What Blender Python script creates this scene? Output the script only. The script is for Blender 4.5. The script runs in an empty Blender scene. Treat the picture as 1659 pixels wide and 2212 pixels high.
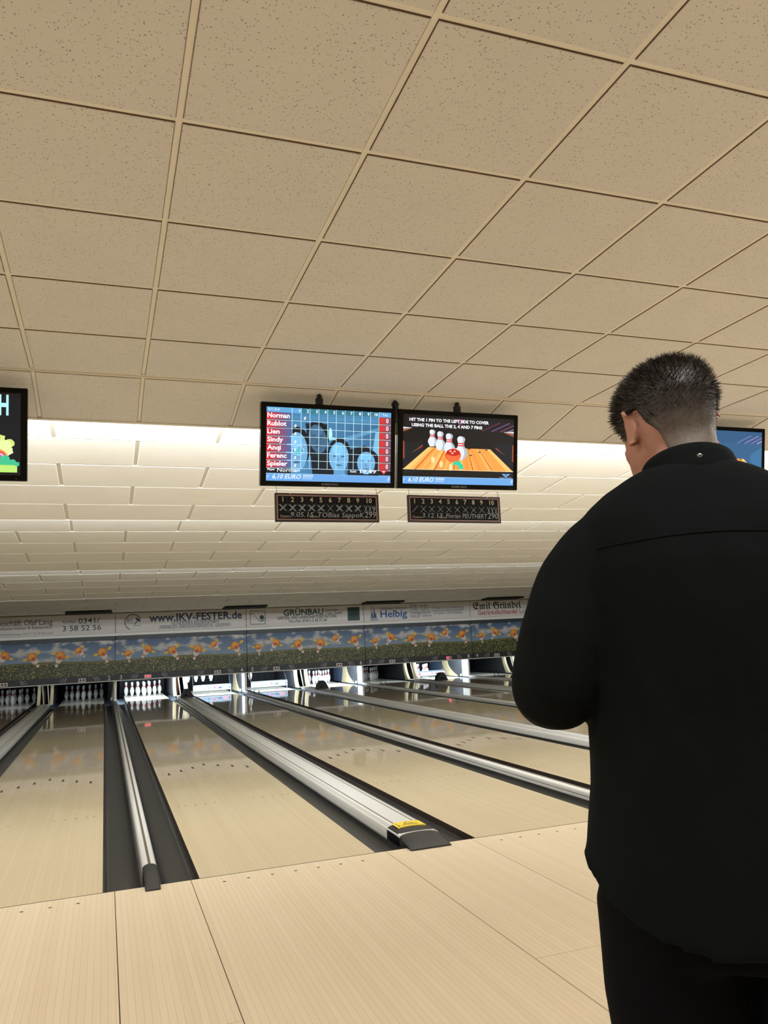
import bpy, bmesh, math, random
from mathutils import Vector, Matrix, noise
from mathutils.bvhtree import BVHTree
random.seed(7)
SC = bpy.context.scene
C = SC.collection

# ------------------------------------------------------------------ camera, world, lights, exposure
CAM_F, CAM_POS, CAM_YAW, CAM_PITCH, CAM_ROLL = 1687.88, (-0.5182, -4.8104, 1.3063), 0.346837, 0.157555, -0.0493
cam_data = bpy.data.cameras.new('camera')
cam = bpy.data.objects.new('camera', cam_data)
C.objects.link(cam)
SC.camera = cam
cam_data.sensor_fit = 'VERTICAL'
cam_data.sensor_height = 36.0
cam_data.lens = 36.0 * CAM_F / 2212.0
cam_data.clip_start = 0.02
cam_data.clip_end = 200
_f = Vector((math.sin(CAM_YAW) * math.cos(CAM_PITCH), math.cos(CAM_YAW) * math.cos(CAM_PITCH), math.sin(CAM_PITCH)))
_r = Vector((math.cos(CAM_YAW), -math.sin(CAM_YAW), 0))
_u = _r.cross(_f)
_r2 = math.cos(CAM_ROLL) * _r + math.sin(CAM_ROLL) * _u
_u2 = -math.sin(CAM_ROLL) * _r + math.cos(CAM_ROLL) * _u
_m = Matrix((_r2, _u2, -_f)).transposed().to_4x4()
_m.translation = Vector(CAM_POS)
cam.matrix_world = _m

SC.view_settings.view_transform = 'Standard'
SC.view_settings.look = 'None'
SC.view_settings.exposure = 0.0
SC.view_settings.gamma = 1.0
SC.view_settings.use_curve_mapping = False
SC.cycles.use_denoising = True
SC.cycles.max_bounces = 8
SC.cycles.diffuse_bounces = 4
SC.cycles.glossy_bounces = 4
SC.cycles.sample_clamp_indirect = 4.0

world = bpy.data.worlds.new('world')
SC.world = world
world.use_nodes = True
world.node_tree.nodes['Background'].inputs[0].default_value = (1.0, 1.0, 1.0, 1)
world.node_tree.nodes['Background'].inputs[1].default_value = 0.13

def area_light(name, loc, direction, sx, sy, power, color):
    d = bpy.data.lights.new(name, 'AREA')
    d.shape = 'RECTANGLE'
    d.size, d.size_y = sx, sy
    d.energy = power
    d.color = color
    o = bpy.data.objects.new(name, d)
    o.location = loc
    o.rotation_euler = Vector(direction).to_track_quat('-Z', 'Y').to_euler()
    C.objects.link(o)
    return o

WARM = (1.0, 1.0, 0.985)
# ceiling luminaires over the approach to both sides of the view and over the seating area behind the camera
for lx, ly, pw in ((-2.7, -1.7, 52), (-2.7, -4.3, 62), (0.5, -4.7, 47), (4.9, -2.7, 92), (8.0, -2.0, 92), (11.0, -2.0, 70), (4.9, -5.2, 84), (9.0, -5.2, 84)):
    area_light('ceiling_luminaire', (lx, ly, 2.93), (0, 0, -1), 1.2, 0.6, pw, WARM)
# fluorescent cove behind the tiled edge; unseen fill lamps added at the steps
COVE = (0.91, 0.96, 1.0)
area_light('cove_and_fill_light', (4.6, 0.73, 2.862), (0, 1, 0.0), 17.4, 0.05, 138, COVE)
area_light('cove_and_fill_light', (4.6, 0.73, 2.855), (0, 0.78, -0.62), 17.4, 0.06, 370, COVE)
area_light('cove_and_fill_light', (4.6, 4.115, 2.772), (0, 1, 0.0), 17.4, 0.04, 185, COVE)  # unseen fill lamp, added to brighten the panels past the nearer step
area_light('cove_and_fill_light', (4.6, 7.905, 2.574), (0, 1, 0.0), 17.4, 0.04, 165, COVE)  # another added fill lamp, for the panels past the farther step
PIT_POWER = {1: 3.0, 2: 3.0, 3: 85, 4: 70, 5: 70, 6: 90, 7: 4, 8: 75, 9: 8, 10: 30}
PITCH = 3.307
LANE_W = 1.0541
def lane_x(n):
    k, odd = divmod(n - 3, 2)
    return k * PITCH + (1.7343 if odd else 0.0)
for n, pw in PIT_POWER.items():              # lamps inside the pinsetters
    if pw:
        area_light('pinsetter_lamp', (lane_x(n) + LANE_W / 2, 16.75, 0.84), (0, 0.75, -0.65), 1.0, 0.1, pw, (0.80, 0.92, 1.0))

# ------------------------------------------------------------------ materials
def lin(c):
    return tuple(((v / 255) / 12.92 if v / 255 <= 0.04045 else ((v / 255 + 0.055) / 1.055) ** 2.4) for v in c)

def mat(name, color, rough=0.6, metal=0.0, spec=0.5, emit=None, strength=1.0):
    m = bpy.data.materials.new(name)
    m.use_nodes = True
    b = m.node_tree.nodes['Principled BSDF']
    b.inputs['Base Color'].default_value = (*lin(color), 1)
    b.inputs['Roughness'].default_value = rough
    b.inputs['Metallic'].default_value = metal
    b.inputs['Specular IOR Level'].default_value = spec
    if emit:
        b.inputs['Emission Color'].default_value = (*lin(emit), 1)
        b.inputs['Emission Strength'].default_value = strength
    return m

class NT:
    """small helper to wire nodes"""
    def __init__(self, m):
        self.m = m; self.t = m.node_tree; self.bsdf = self.t.nodes['Principled BSDF']
    def n(self, typ, **kw):
        nd = self.t.nodes.new(typ)
        for k, v in kw.items():
            setattr(nd, k, v)
        return nd
    def link(self, a, b):
        self.t.links.new(a, b)
    def math(self, op, a, b=None, clamp=False):
        nd = self.n('ShaderNodeMath', operation=op)
        nd.use_clamp = clamp
        for i, v in enumerate((a, b)):
            if v is None: continue
            if isinstance(v, (int, float)): nd.inputs[i].default_value = v
            else: self.link(v, nd.inputs[i])
        return nd.outputs[0]
    def mix(self, f, a, b):
        nd = self.n('ShaderNodeMix', data_type='RGBA')
        for i, v in ((0, f), (6, a), (7, b)):
            if isinstance(v, (int, float)): nd.inputs[i].default_value = v
            elif isinstance(v, tuple): nd.inputs[i].default_value = (*lin(v), 1)
            else: self.link(v, nd.inputs[i])
        return nd.outputs[2]
    def noise(self, vec, scale, detail=2.0, rough=0.5):
        nd = self.n('ShaderNodeTexNoise')
        nd.inputs['Scale'].default_value = scale
        nd.inputs['Detail'].default_value = detail
        nd.inputs['Roughness'].default_value = rough
        if vec is not None: self.link(vec, nd.inputs['Vector'])
        return nd.outputs['Fac']
    def coords(self, out='Object'):
        return self.n('ShaderNodeTexCoord').outputs[out]
    def pos(self):
        return self.n('ShaderNodeNewGeometry').outputs['Position']
    def scale(self, vec, s):
        nd = self.n('ShaderNodeVectorMath', operation='MULTIPLY')
        self.link(vec, nd.inputs[0]); nd.inputs[1].default_value = s
        return nd.outputs[0]
    def sep(self, vec):
        nd = self.n('ShaderNodeSeparateXYZ'); self.link(vec, nd.inputs[0])
        return nd.outputs
    def bump(self, h, strength, dist):
        nd = self.n('ShaderNodeBump')
        nd.inputs['Strength'].default_value = strength
        nd.inputs['Distance'].default_value = dist
        self.link(h, nd.inputs['Height']); self.link(nd.outputs[0], self.bsdf.inputs['Normal'])
    def color(self, c):
        self.link(c, self.bsdf.inputs['Base Color'])

BOARD = LANE_W / 39
def wood_mat(name, c1, c2, rough, spec, coat=0.0, seam=0.66):
    m = mat(name, c1, rough, 0, spec); k = NT(m)
    co = k.coords(); s = k.sep(co)
    rnd = k.n('ShaderNodeObjectInfo').outputs['Random']
    xb = k.math('DIVIDE', s[0], BOARD)
    idx = k.math('ADD', k.math('FLOOR', xb), k.math('MULTIPLY', rnd, 91.0))
    wn = k.n('ShaderNodeTexWhiteNoise', noise_dimensions='1D'); k.link(idx, wn.inputs['W'])
    streak = k.noise(k.scale(co, (70.0, 1.4, 1.0)), 1.0, 4.0)
    big = k.noise(k.scale(co, (3.0, 0.5, 1.0)), 1.3, 2.0)
    f = k.math('ADD', k.math('MULTIPLY', wn.outputs['Value'], 0.38), k.math('MULTIPLY', streak, 0.55))
    f = k.math('ADD', f, k.math('MULTIPLY', big, 0.35))
    f = k.math('SUBTRACT', f, 0.15, True)
    col = k.mix(f, c1, c2)
    fr = k.math('FRACT', xb)
    edge = k.math('LESS_THAN', fr, 0.06)
    col = k.mix(k.math('MULTIPLY', edge, 1 - seam), col, (120, 88, 50))
    k.color(col)
    k.bsdf.inputs['Coat Weight'].default_value = coat
    k.bsdf.inputs['Coat Roughness'].default_value = 0.04
    k.bsdf.inputs['Coat IOR'].default_value = 1.56
    return m

M = {}
M['lane'] = wood_mat('lane_laminate', (228, 210, 174), (212, 190, 150), 0.30, 0.55, 1.0, 0.74)
M['approach'] = wood_mat('approach_laminate', (220, 203, 174), (208, 188, 156), 0.36, 0.35)
M['pin_deck'] = mat('pin_deck_surface', (232, 228, 214), 0.22)
M['lane_side'] = mat('lane_side_wood', (38, 24, 15), 0.5)
M['gutter'] = mat('gutter_plastic', (31, 32, 33), 0.24, 0, 0.5)
M['gutter_end'] = mat('gutter_end_plastic', (96, 108, 118), 0.3)
M['alu'] = mat('brushed_aluminium', (232, 231, 226), 0.30, 0.30)
M['alu_groove'] = mat('groove_brown_strip', (88, 76, 62), 0.5)  # brown strips along the groove lines of rails and covers
M['cap_black'] = mat('black_moulded_plastic', (24, 25, 27), 0.38)
M['black'] = mat('black_paint', (12, 12, 13), 0.6)
M['dot'] = mat('dark_inlay', (66, 46, 24), 0.5)
M['arrow'] = mat('arrow_inlay', (26, 20, 15), 0.5)
M['white_metal'] = mat('white_painted_metal', (225, 225, 220), 0.4)
M['cream'] = mat('cream_plastic', (226, 208, 166), 0.4)
M['grey_panel'] = mat('grey_panel', (62, 66, 72), 0.5)
M['blue_panel'] = mat('blue_grey_panel', (92, 112, 140), 0.5)
M['brown'] = mat('brown_wood', (132, 88, 52), 0.5)
M['curtain'] = mat('pit_curtain_cloth', (14, 18, 26), 0.8)
M['chrome'] = mat('chrome', (200, 200, 200), 0.15, 1.0)
M['pin'] = mat('pin_white', (240, 240, 238), 0.2)
M['pin_red'] = mat('pin_red_stripe', (200, 30, 50), 0.25)
M['sweep'] = mat('sweep_bar_pale', (168, 182, 194), 0.35)
M['label_yellow'] = mat('warning_yellow', (232, 202, 62), 0.4)
M['ink_black'] = mat('ink_black', (18, 18, 18), 0.5)
M['tv_black'] = mat('gloss_black_bezel', (6, 7, 9), 0.12, 0, 0.25)
M['tv_logo'] = mat('bezel_logo_grey', (120, 122, 126), 0.4)
M['mount'] = mat('mount_black', (10, 10, 11), 0.5)
M['board_frame'] = mat('board_frame_maroon', (36, 22, 24), 0.35)
M['board_trim'] = mat('board_trim_rose', (150, 118, 112), 0.4)
M['board_face'] = mat('board_face_black', (10, 11, 15), 0.6, 0, 0.2)
M['wire'] = mat('hook_wire', (90, 82, 70), 0.4, 0.8)
M['wall'] = mat('wall_paint', (190, 176, 150), 0.85)
M['dark_wall'] = mat('dark_wall_paint', (24, 24, 26), 0.85)
M['mask_dark'] = mat('mask_dark_grey', (40, 44, 49), 0.45)
M['mask_band'] = mat('mask_top_band', (44, 52, 56), 0.45)
M['mask_trim'] = mat('mask_white_trim', (225, 225, 220), 0.4)
M['mask_ink'] = mat('mask_light_ink', (220, 220, 215), 0.5)
M['stripe_grey'] = mat('stripe_grey', (140, 142, 142), 0.5)
M['lamp_plate'] = mat('lamp_plate_white', (225, 222, 218), 0.4)
M['lamp_off'] = mat('lamp_red_off', (92, 22, 28), 0.3)
M['lamp_on'] = mat('lamp_red_on', (230, 30, 50), 0.3, emit=(255, 40, 70), strength=2.0)
M['sign_face'] = mat('sign_white', (206, 202, 198), 0.5)
M['tube'] = mat('lit_fluorescent_tube', (240, 245, 250), 0.4, emit=(225, 240, 255), strength=7.0)
M['vent'] = mat('vent_black', (14, 14, 14), 0.7)
M['bar'] = mat('ceiling_bar_paint', (216, 210, 198), 0.6)
M['tile_edge'] = mat('tile_raw_edge', (120, 98, 82), 0.9)
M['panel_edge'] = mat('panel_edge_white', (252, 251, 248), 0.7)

def tile_mat(name, col, dark, holes):
    m = mat(name, col, 0.85, 0, 0.2); k = NT(m)
    p = k.pos()
    big = k.noise(p, 3.0, 3.0)
    base = k.mix(big, tuple(int(v * 0.965) for v in col), col)
    if holes:
        warp = k.n('ShaderNodeVectorMath', operation='ADD')
        ns = k.n('ShaderNodeTexNoise'); ns.inputs['Scale'].default_value = 40; k.link(p, ns.inputs['Vector'])
        sc = k.scale(ns.outputs['Color'], (0.020, 0.009, 0.0))
        k.link(p, warp.inputs[0]); k.link(sc, warp.inputs[1])
        v = k.n('ShaderNodeTexVoronoi'); v.inputs['Scale'].default_value = 118.0
        k.link(warp.outputs[0], v.inputs['Vector'])
        rv = k.sep(v.outputs['Color'])[0]
        rad = k.math('MULTIPLY', rv, 0.31)
        hole = k.math('LESS_THAN', v.outputs['Distance'], rad)
        hole = k.math('MULTIPLY', hole, k.math('GREATER_THAN', rv, 0.30))
        fine = k.noise(p, 260.0, 3.0, 0.7)
        pit = k.math('GREATER_THAN', fine, 0.66)
        base = k.mix(k.math('MULTIPLY', pit, 0.22), base, dark)
        base = k.mix(k.math('MULTIPLY', hole, 0.62), base, dark)
        h = k.math('SUBTRACT', k.math('MULTIPLY', fine, 0.6), hole)
        k.bump(h, 0.35, 0.002)
    else:
        fine = k.noise(p, 120.0, 4.0, 0.6)
        k.bump(fine, 0.12, 0.002)
    k.color(base)
    return m
M['tile'] = tile_mat('mineral_fibre_tile', (206, 203, 199), (70, 55, 42), True)
M['panel'] = tile_mat('smooth_ceiling_panel', (240, 238, 232), (120, 110, 95), False)

def attr_mat(name, emission, rough=0.5):
    m = mat(name, (255, 255, 255), rough); k = NT(m)
    a = k.n('ShaderNodeVertexColor'); a.layer_name = 'Col'
    if emission:
        k.bsdf.inputs['Base Color'].default_value = (0.01, 0.01, 0.01, 1)
        k.bsdf.inputs['Roughness'].default_value = 0.25
        k.link(a.outputs['Color'], k.bsdf.inputs['Emission Color'])
        k.bsdf.inputs['Emission Strength'].default_value = emission
    else:
        k.color(a.outputs['Color'])
    return m
M['print'] = attr_mat('colour_print', 0)
M['screen'] = attr_mat('lit_screen', 1.15)

def art_mat():
    m = mat('meadow_print', (120, 140, 160), 0.45); k = NT(m)
    co = k.coords(); s = k.sep(co)
    x, z = s[0], s[2]
    hz = k.math('ADD', 0.345, k.math('MULTIPLY', k.math('SINE', k.math('MULTIPLY', x, 1.3)), 0.035))
    hz = k.math('ADD', hz, k.math('MULTIPLY', x, 0.012))
    up = k.math('DIVIDE', k.math('SUBTRACT', z, hz), 0.5)
    sky = k.mix(k.math('MULTIPLY', up, 1.0, True), (128, 152, 178), (44, 76, 116))
    c1 = k.noise(k.scale(co, (1.0, 1.0, 2.2)), 1.9, 6.0, 0.60)
    c1 = k.math('MULTIPLY', k.math('SUBTRACT', c1, 0.50), 9.0, True)
    c2 = k.noise(k.scale(co, (1.0, 1.0, 1.6)), 5.5, 5.0, 0.6)
    cl = k.mix(c2, (132, 134, 140), (240, 236, 226))
    sky = k.mix(c1, sky, cl)
    v = k.n('ShaderNodeTexVoronoi'); v.inputs['Scale'].default_value = 40.0
    k.link(k.scale(co, (1.0, 1.0, 1.3)), v.inputs['Vector'])
    rv = k.sep(v.outputs['Color'])
    fl = k.math('MULTIPLY', k.math('LESS_THAN', v.outputs['Distance'], 0.36), k.math('GREATER_THAN', rv[0], 0.42))
    gn = k.noise(co, 26.0, 4.0)
    grass = k.mix(gn, (42, 48, 24), (74, 78, 42))
    fl = k.math('MULTIPLY', fl, k.math('LESS_THAN', z, k.math('SUBTRACT', hz, 0.03)))
    grass = k.mix(fl, grass, (208, 200, 138))
    far = k.math('GREATER_THAN', z, k.math('SUBTRACT', hz, 0.045))
    grass = k.mix(k.math('MULTIPLY', far, 0.65), grass, (118, 118, 58))
    g = k.math('LESS_THAN', z, hz)
    k.color(k.mix(g, sky, grass))
    return m
M['art'] = art_mat()

# ------------------------------------------------------------------ mesh helpers
class MB:
    def __init__(self):
        self.v = []; self.f = []; self.mi = []
    def add(self, verts, faces, mi=0):
        o = len(self.v)
        self.v += [tuple(p) for p in verts]
        self.f += [tuple(i + o for i in f) for f in faces]
        self.mi += [mi] * len(faces)
        return self
    def box(self, x0, x1, y0, y1, z0, z1, mi=0):
        v = [(x0, y0, z0), (x1, y0, z0), (x1, y1, z0), (x0, y1, z0), (x0, y0, z1), (x1, y0, z1), (x1, y1, z1), (x0, y1, z1)]
        return self.add(v, [(0, 3, 2, 1), (4, 5, 6, 7), (0, 1, 5, 4), (1, 2, 6, 5), (2, 3, 7, 6), (3, 0, 4, 7)], mi)
    def cbox(self, x0, x1, y0, y1, z0, z1, b=0.003, mi=0):
        """box with chamfered vertical and horizontal edges"""
        bm = bmesh.new()
        bmesh.ops.create_cube(bm, size=1.0)
        for p in bm.verts:
            p.co = Vector(((x0 + x1) / 2 + p.co.x * (x1 - x0), (y0 + y1) / 2 + p.co.y * (y1 - y0), (z0 + z1) / 2 + p.co.z * (z1 - z0)))
        bmesh.ops.bevel(bm, geom=list(bm.edges), offset=b, segments=2, affect='EDGES', profile=0.5)
        bm.verts.ensure_lookup_table()
        self.add([p.co[:] for p in bm.verts], [[q.index for q in f.verts] for f in bm.faces], mi)
        bm.free()
        return self
    def extrude_y(self, prof, y0, y1, mi=0, caps=True, closed=True):
        """profile [(x,z)] run along y"""
        n = len(prof)
        v = [(x, y0, z) for x, z in prof] + [(x, y1, z) for x, z in prof]
        rng = range(n) if closed else range(n - 1)
        f = [(i, (i + 1) % n, n + (i + 1) % n, n + i) for i in rng]
        if caps and closed:
            f += [tuple(range(n))[::-1], tuple(range(n, 2 * n))]
        return self.add(v, f, mi)
    def tube(self, pts, r, seg=8, mi=0, caps=True):
        pts = [Vector(p) for p in pts]
        rs = r if isinstance(r, (list, tuple)) else [r] * len(pts)
        rings = []
        up = None
        for i, p in enumerate(pts):
            d = (pts[min(i + 1, len(pts) - 1)] - pts[max(i - 1, 0)]).normalized()
            if up is None:
                up = d.orthogonal().normalized()
            a = (up - d * up.dot(d)).normalized()
            up = a
            b = d.cross(a)
            rings.append([p + (a * math.cos(t) + b * math.sin(t)) * rs[i] for t in [2 * math.pi * k / seg for k in range(seg)]])
        v = [q for ring in rings for q in ring]
        f = [(i * seg + k, i * seg + (k + 1) % seg, (i + 1) * seg + (k + 1) % seg, (i + 1) * seg + k) for i in range(len(pts) - 1) for k in range(seg)]
        if caps:
            f += [tuple(range(seg))[::-1], tuple(range(len(v) - seg, len(v)))]
        return self.add(v, f, mi)
    def lathe(self, prof, seg=14, c=(0, 0, 0), mi=0, mis=None):
        """profile [(r,z)] about z"""
        v = []
        for r, z in prof:
            for k in range(seg):
                t = 2 * math.pi * k / seg
                v.append((c[0] + r * math.cos(t), c[1] + r * math.sin(t), c[2] + z))
        o = len(self.v)
        self.v += v
        for i in range(len(prof) - 1):
            for k in range(seg):
                self.f.append((o + i * seg + k, o + i * seg + (k + 1) % seg, o + (i + 1) * seg + (k + 1) % seg, o + (i + 1) * seg + k))
                self.mi.append(mis[i] if mis else mi)
        self.f.append(tuple(o + k for k in range(seg))[::-1]); self.mi.append(mi)
        self.f.append(tuple(o + (len(prof) - 1) * seg + k for k in range(seg))); self.mi.append(mi)
        return self
    def loft(self, rings, mi=0, caps=True):
        n = len(rings[0])
        v = [q for r in rings for q in r]
        f = [(i * n + k, i * n + (k + 1) % n, (i + 1) * n + (k + 1) % n, (i + 1) * n + k) for i in range(len(rings) - 1) for k in range(n)]
        if caps:
            f += [tuple(range(n))[::-1], tuple(range(len(v) - n, len(v)))]
        return self.add(v, f, mi)
    def mesh(self, name, mats, smooth=False):
        me = bpy.data.meshes.new(name)
        me.from_pydata(self.v, [], self.f)
        for m in (mats if isinstance(mats, (list, tuple)) else [mats]):
            me.materials.append(M[m] if isinstance(m, str) else m)
        me.polygons.foreach_set('material_index', self.mi)
        if smooth:
            me.polygons.foreach_set('use_smooth', [True] * len(me.polygons))
        me.update()
        return me
    def build(self, name, mats, parent=None, smooth=False, loc=(0, 0, 0)):
        return link(name, self.mesh(name, mats, smooth), parent, loc)

def link(name, data, parent=None, loc=(0, 0, 0), rot=None):
    o = bpy.data.objects.new(name, data)
    C.objects.link(o)
    if parent: o.parent = parent
    o.location = loc
    if rot: o.rotation_euler = rot
    return o

def tag(o, label, cat, group=None):
    o['label'] = label
    o['category'] = cat
    if group: o['group'] = group
    return o

def structure(o, label=None):
    o['kind'] = 'structure'
    if label: o['label'] = label
    return o

def thing(name, label, cat, loc=(0, 0, 0), rot=None, group=None):
    return tag(link(name, None, None, loc, rot), label, cat, group)

def smooth_by_angle(me, deg=35):
    me.polygons.foreach_set('use_smooth', [True] * len(me.polygons))
    bm = bmesh.new(); bm.from_mesh(me)
    for e in bm.edges:
        e.smooth = len(e.link_faces) == 2 and e.calc_face_angle(0) < math.radians(deg)
    bm.to_mesh(me); bm.free()

# flat lettering as geometry -------------------------------------------------
_tc = {}
def text_tris(s, size=1.0, bold=0.0, shear=0.0, xs=1.0, align='LEFT'):
    key = (s, bold, shear, xs)
    if key not in _tc:
        cu = bpy.data.curves.new('lettering_curve', 'FONT')
        cu.body = s; cu.size = 1.0; cu.offset = bold; cu.shear = shear
        cu.resolution_u = 2
        ob = bpy.data.objects.new('lettering_curve', cu)
        me = ob.to_mesh()
        vs = [(v.co.x * xs, v.co.y) for v in me.vertices]
        me.calc_loop_triangles()
        fs = [tuple(t.vertices) for t in me.loop_triangles]
        ob.to_mesh_clear()
        bpy.data.objects.remove(ob); bpy.data.curves.remove(cu)
        _tc[key] = (vs, fs)
    vs, fs = _tc[key]
    if not vs: return [], []
    x0 = min(v[0] for v in vs); x1 = max(v[0] for v in vs)
    off = {'LEFT': -x0, 'CENTER': -(x0 + x1) / 2, 'RIGHT': -x1}[align]
    return [((v[0] + off) * size, v[1] * size) for v in vs], fs

class Print:
    """flat print lying in a local x-z plane and facing -y; every layer is a hair further out"""
    def __init__(self, w=1.0, h=1.0, step=0.0004, y0=0.0):
        self.v = []; self.f = []; self.c = []; self.w = w; self.h = h; self.step = step; self.y0 = y0; self.k = 0
    def _add(self, pts, faces, col, layer):
        o = len(self.v)
        self.k = (self.k + 1) % 7                     # neighbours on one layer never share a plane
        y = self.y0 - self.step * (layer + 0.13 * self.k)
        self.v += [(u * self.w, y, t * self.h) for u, t in pts]
        c = (*lin(col), 1)
        for f in faces:
            a, b, d = (pts[f[0]], pts[f[1]], pts[f[2]])
            cr = (b[0] - a[0]) * (d[1] - a[1]) - (b[1] - a[1]) * (d[0] - a[0])
            self.f.append(tuple(i + o for i in (f if cr > 0 else f[::-1])))
            self.c.append(c)
    def poly(self, pts, col, layer=1):
        self._add(pts, [tuple(range(len(pts)))], col, layer)
    def rect(self, u0, t0, u1, t1, col, layer=1):
        self.poly([(u0, t0), (u1, t0), (u1, t1), (u0, t1)], col, layer)
    def grad(self, u0, t0, u1, t1, ca, cb, layer=1, n=8):
        for i in range(n):
            a, b = u0 + (u1 - u0) * i / n, u0 + (u1 - u0) * (i + 1) / n
            q = (i + 0.5) / n
            self.rect(a, t0, b, t1, tuple(ca[j] + (cb[j] - ca[j]) * q for j in range(3)), layer)
    def ell(self, u, t, ru, rt, col, layer=1, n=18, rot=0.0, asp=None):
        asp = self.w / self.h if asp is None else asp
        pts = []
        for i in range(n):
            a = 2 * math.pi * i / n
            x, y = ru * math.cos(a) * asp, rt * math.sin(a)
            pts.append((u + (x * math.cos(rot) - y * math.sin(rot)) / asp, t + x * math.sin(rot) + y * math.cos(rot)))
        self.poly(pts, col, layer)
    def ring(self, u, t, ru, rt, wd, col, layer=1, n=24, a0=0.0, a1=2 * math.pi):
        for i in range(n):
            a, b = a0 + (a1 - a0) * i / n, a0 + (a1 - a0) * (i + 1) / n
            self.poly([(u + ru * math.cos(a), t + rt * math.sin(a)), (u + ru * math.cos(b), t + rt * math.sin(b)),
                       (u + ru * (1 - wd) * math.cos(b), t + rt * (1 - wd) * math.sin(b)), (u + ru * (1 - wd) * math.cos(a), t + rt * (1 - wd) * math.sin(a))], col, layer)
    def line(self, pts, wd, col, layer=1):
        """polyline, wd in metres"""
        for (a, b) in zip(pts[:-1], pts[1:]):
            ax, ay, bx, by = a[0] * self.w, a[1] * self.h, b[0] * self.w, b[1] * self.h
            L = math.hypot(bx - ax, by - ay) or 1e-6
            nx, ny = -(by - ay) / L * wd / 2, (bx - ax) / L * wd / 2
            self.poly([((ax + nx) / self.w, (ay + ny) / self.h), ((ax - nx) / self.w, (ay - ny) / self.h),
                       ((bx - nx) / self.w, (by - ny) / self.h), ((bx + nx) / self.w, (by + ny) / self.h)], col, layer)
    def text(self, s, u, t, size, col, layer=2, bold=0.0, shear=0.0, xs=1.0, align='LEFT', width=None):
        """size in metres (font size); width in metres squeezes or stretches the line to fit"""
        vs, fs = text_tris(s, 1.0, bold, shear, 1.0, align)
        if not vs: return
        if width:
            xs = width / (max(v[0] for v in vs) - min(v[0] for v in vs)) / size
        self._add([(u + v[0] * size * xs / self.w, t + v[1] * size / self.h) for v in vs], fs, col, layer)
    def build(self, name, parent, loc=(0, 0, 0), m='print'):
        me = bpy.data.meshes.new(name)
        me.from_pydata(self.v, [], self.f)
        at = me.color_attributes.new('Col', 'FLOAT_COLOR', 'CORNER')
        buf = []
        for f, c in zip(self.f, self.c):
            buf += list(c) * len(f)
        at.data.foreach_set('color', buf)
        me.materials.append(M[m])
        me.update()
        return link(name, me, parent, loc)

# ================================================================== SETTING
H = 2.9575
TX, TY, TP = 0.3194, 0.0161, 0.625
X0, X1 = -4.05, 13.35
Y_BACK, Y_MASK, Y_END = -9.5, 16.3, 20.3

floor = structure(MB().box(X0, X1, Y_BACK, -0.002, -0.12, -0.022).build('floor', 'black'))
MB().box(X0, X1, -0.002, Y_END, -0.30, -0.16).build('subfloor', 'black', floor)
def approach_panel(x0, x1, y0, y1):
    g = 0.0016
    MB().cbox(0, x1 - x0 - 2 * g, 0, y1 - y0 - 2 * g, -0.02, 0.0, 0.0008).build('approach_panel', 'approach', floor, loc=(x0 + g, y0 + g, 0))
for k in range(-1, 4):
    P = k * PITCH
    for a, b, cuts in ((-0.05, 1.12, (-0.003, -3.2, -6.4, Y_BACK)), (1.12, 1.70, (-0.003, -1.805, -5.4, Y_BACK)),
                       (1.70, 2.85, (-0.003, -3.2, -6.4, Y_BACK)), (2.85, 3.257, (-0.003, -1.805, -5.4, Y_BACK))):
        for y1, y0 in zip(cuts[:-1], cuts[1:]):
            approach_panel(max(P + a, X0), min(P + b, X1), y0, y1)
approach_panel(X0, -PITCH - 0.05, -3.2, -0.003)
approach_panel(X0, -PITCH - 0.05, Y_BACK, -3.2)
approach_panel(4 * PITCH - 0.05, X1, Y_BACK, -0.003)
def disc(mb, x, y, z, rx, ry, n=10):
    mb.add([(x + rx * math.cos(2 * math.pi * i / n), y + ry * math.sin(2 * math.pi * i / n), z) for i in range(n)], [tuple(range(n))])
for n in range(1, 11):
    d = MB()
    for i in range(7):
        disc(d, lane_x(n) + (4.5 + 5 * i) * BOARD, -0.127, 0.0006, 0.0095, 0.0095)
    o = d.build('approach_dots', 'dot', floor)
    o['kind'] = 'stuff'

structure(MB().box(X0 - 0.12, X0, Y_BACK, Y_END, -0.3, 3.3).build('wall_left', 'wall'))
structure(MB().box(X1, X1 + 0.12, Y_BACK, Y_END, -0.3, 3.3).build('wall_right', 'wall'))
structure(MB().box(X0, X1, Y_BACK - 0.12, Y_BACK, -0.3, 3.3).build('wall_back', 'wall'))
structure(MB().box(X0, X1, Y_END, Y_END + 0.1, -0.3, 3.3).build('wall_far', 'dark_wall'))

# ------------------------------------------------------------------ ceiling over the approach
ceiling = structure(MB().box(X0, X1, Y_BACK, TY + 0.01, H + 0.010, H + 0.06).build('ceiling', 'bar'))
GAP = 0.026
def tile_mesh(w, d, t, name, mats, c=0.0018, em=0):
    mb = MB()
    x0, x1, y0, y1 = -w / 2, w / 2, -d / 2, d / 2
    v = [(x0 + c, y0 + c, 0), (x1 - c, y0 + c, 0), (x1 - c, y1 - c, 0), (x0 + c, y1 - c, 0), (x0, y0, c), (x1, y0, c), (x1, y1, c), (x0, y1, c),
         (x0, y0, t), (x1, y0, t), (x1, y1, t), (x0, y1, t)]
    mb.add(v, [(0, 3, 2, 1)], 0)
    mb.add(v, [(0, 1, 5, 4), (1, 2, 6, 5), (2, 3, 7, 6), (3, 0, 4, 7)], em)
    mb.add(v, [(4, 5, 9, 8), (5, 6, 10, 9), (6, 7, 11, 10), (7, 4, 8, 11), (8, 9, 10, 11)], 1)
    return mb.mesh(name, mats)
tm = tile_mesh(TP - GAP, TP - GAP, 0.011, 'ceiling_tile', ['tile', 'tile_edge'])
I0, I1, J1 = -7, 12, 8
far_tiles = MB()
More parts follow.
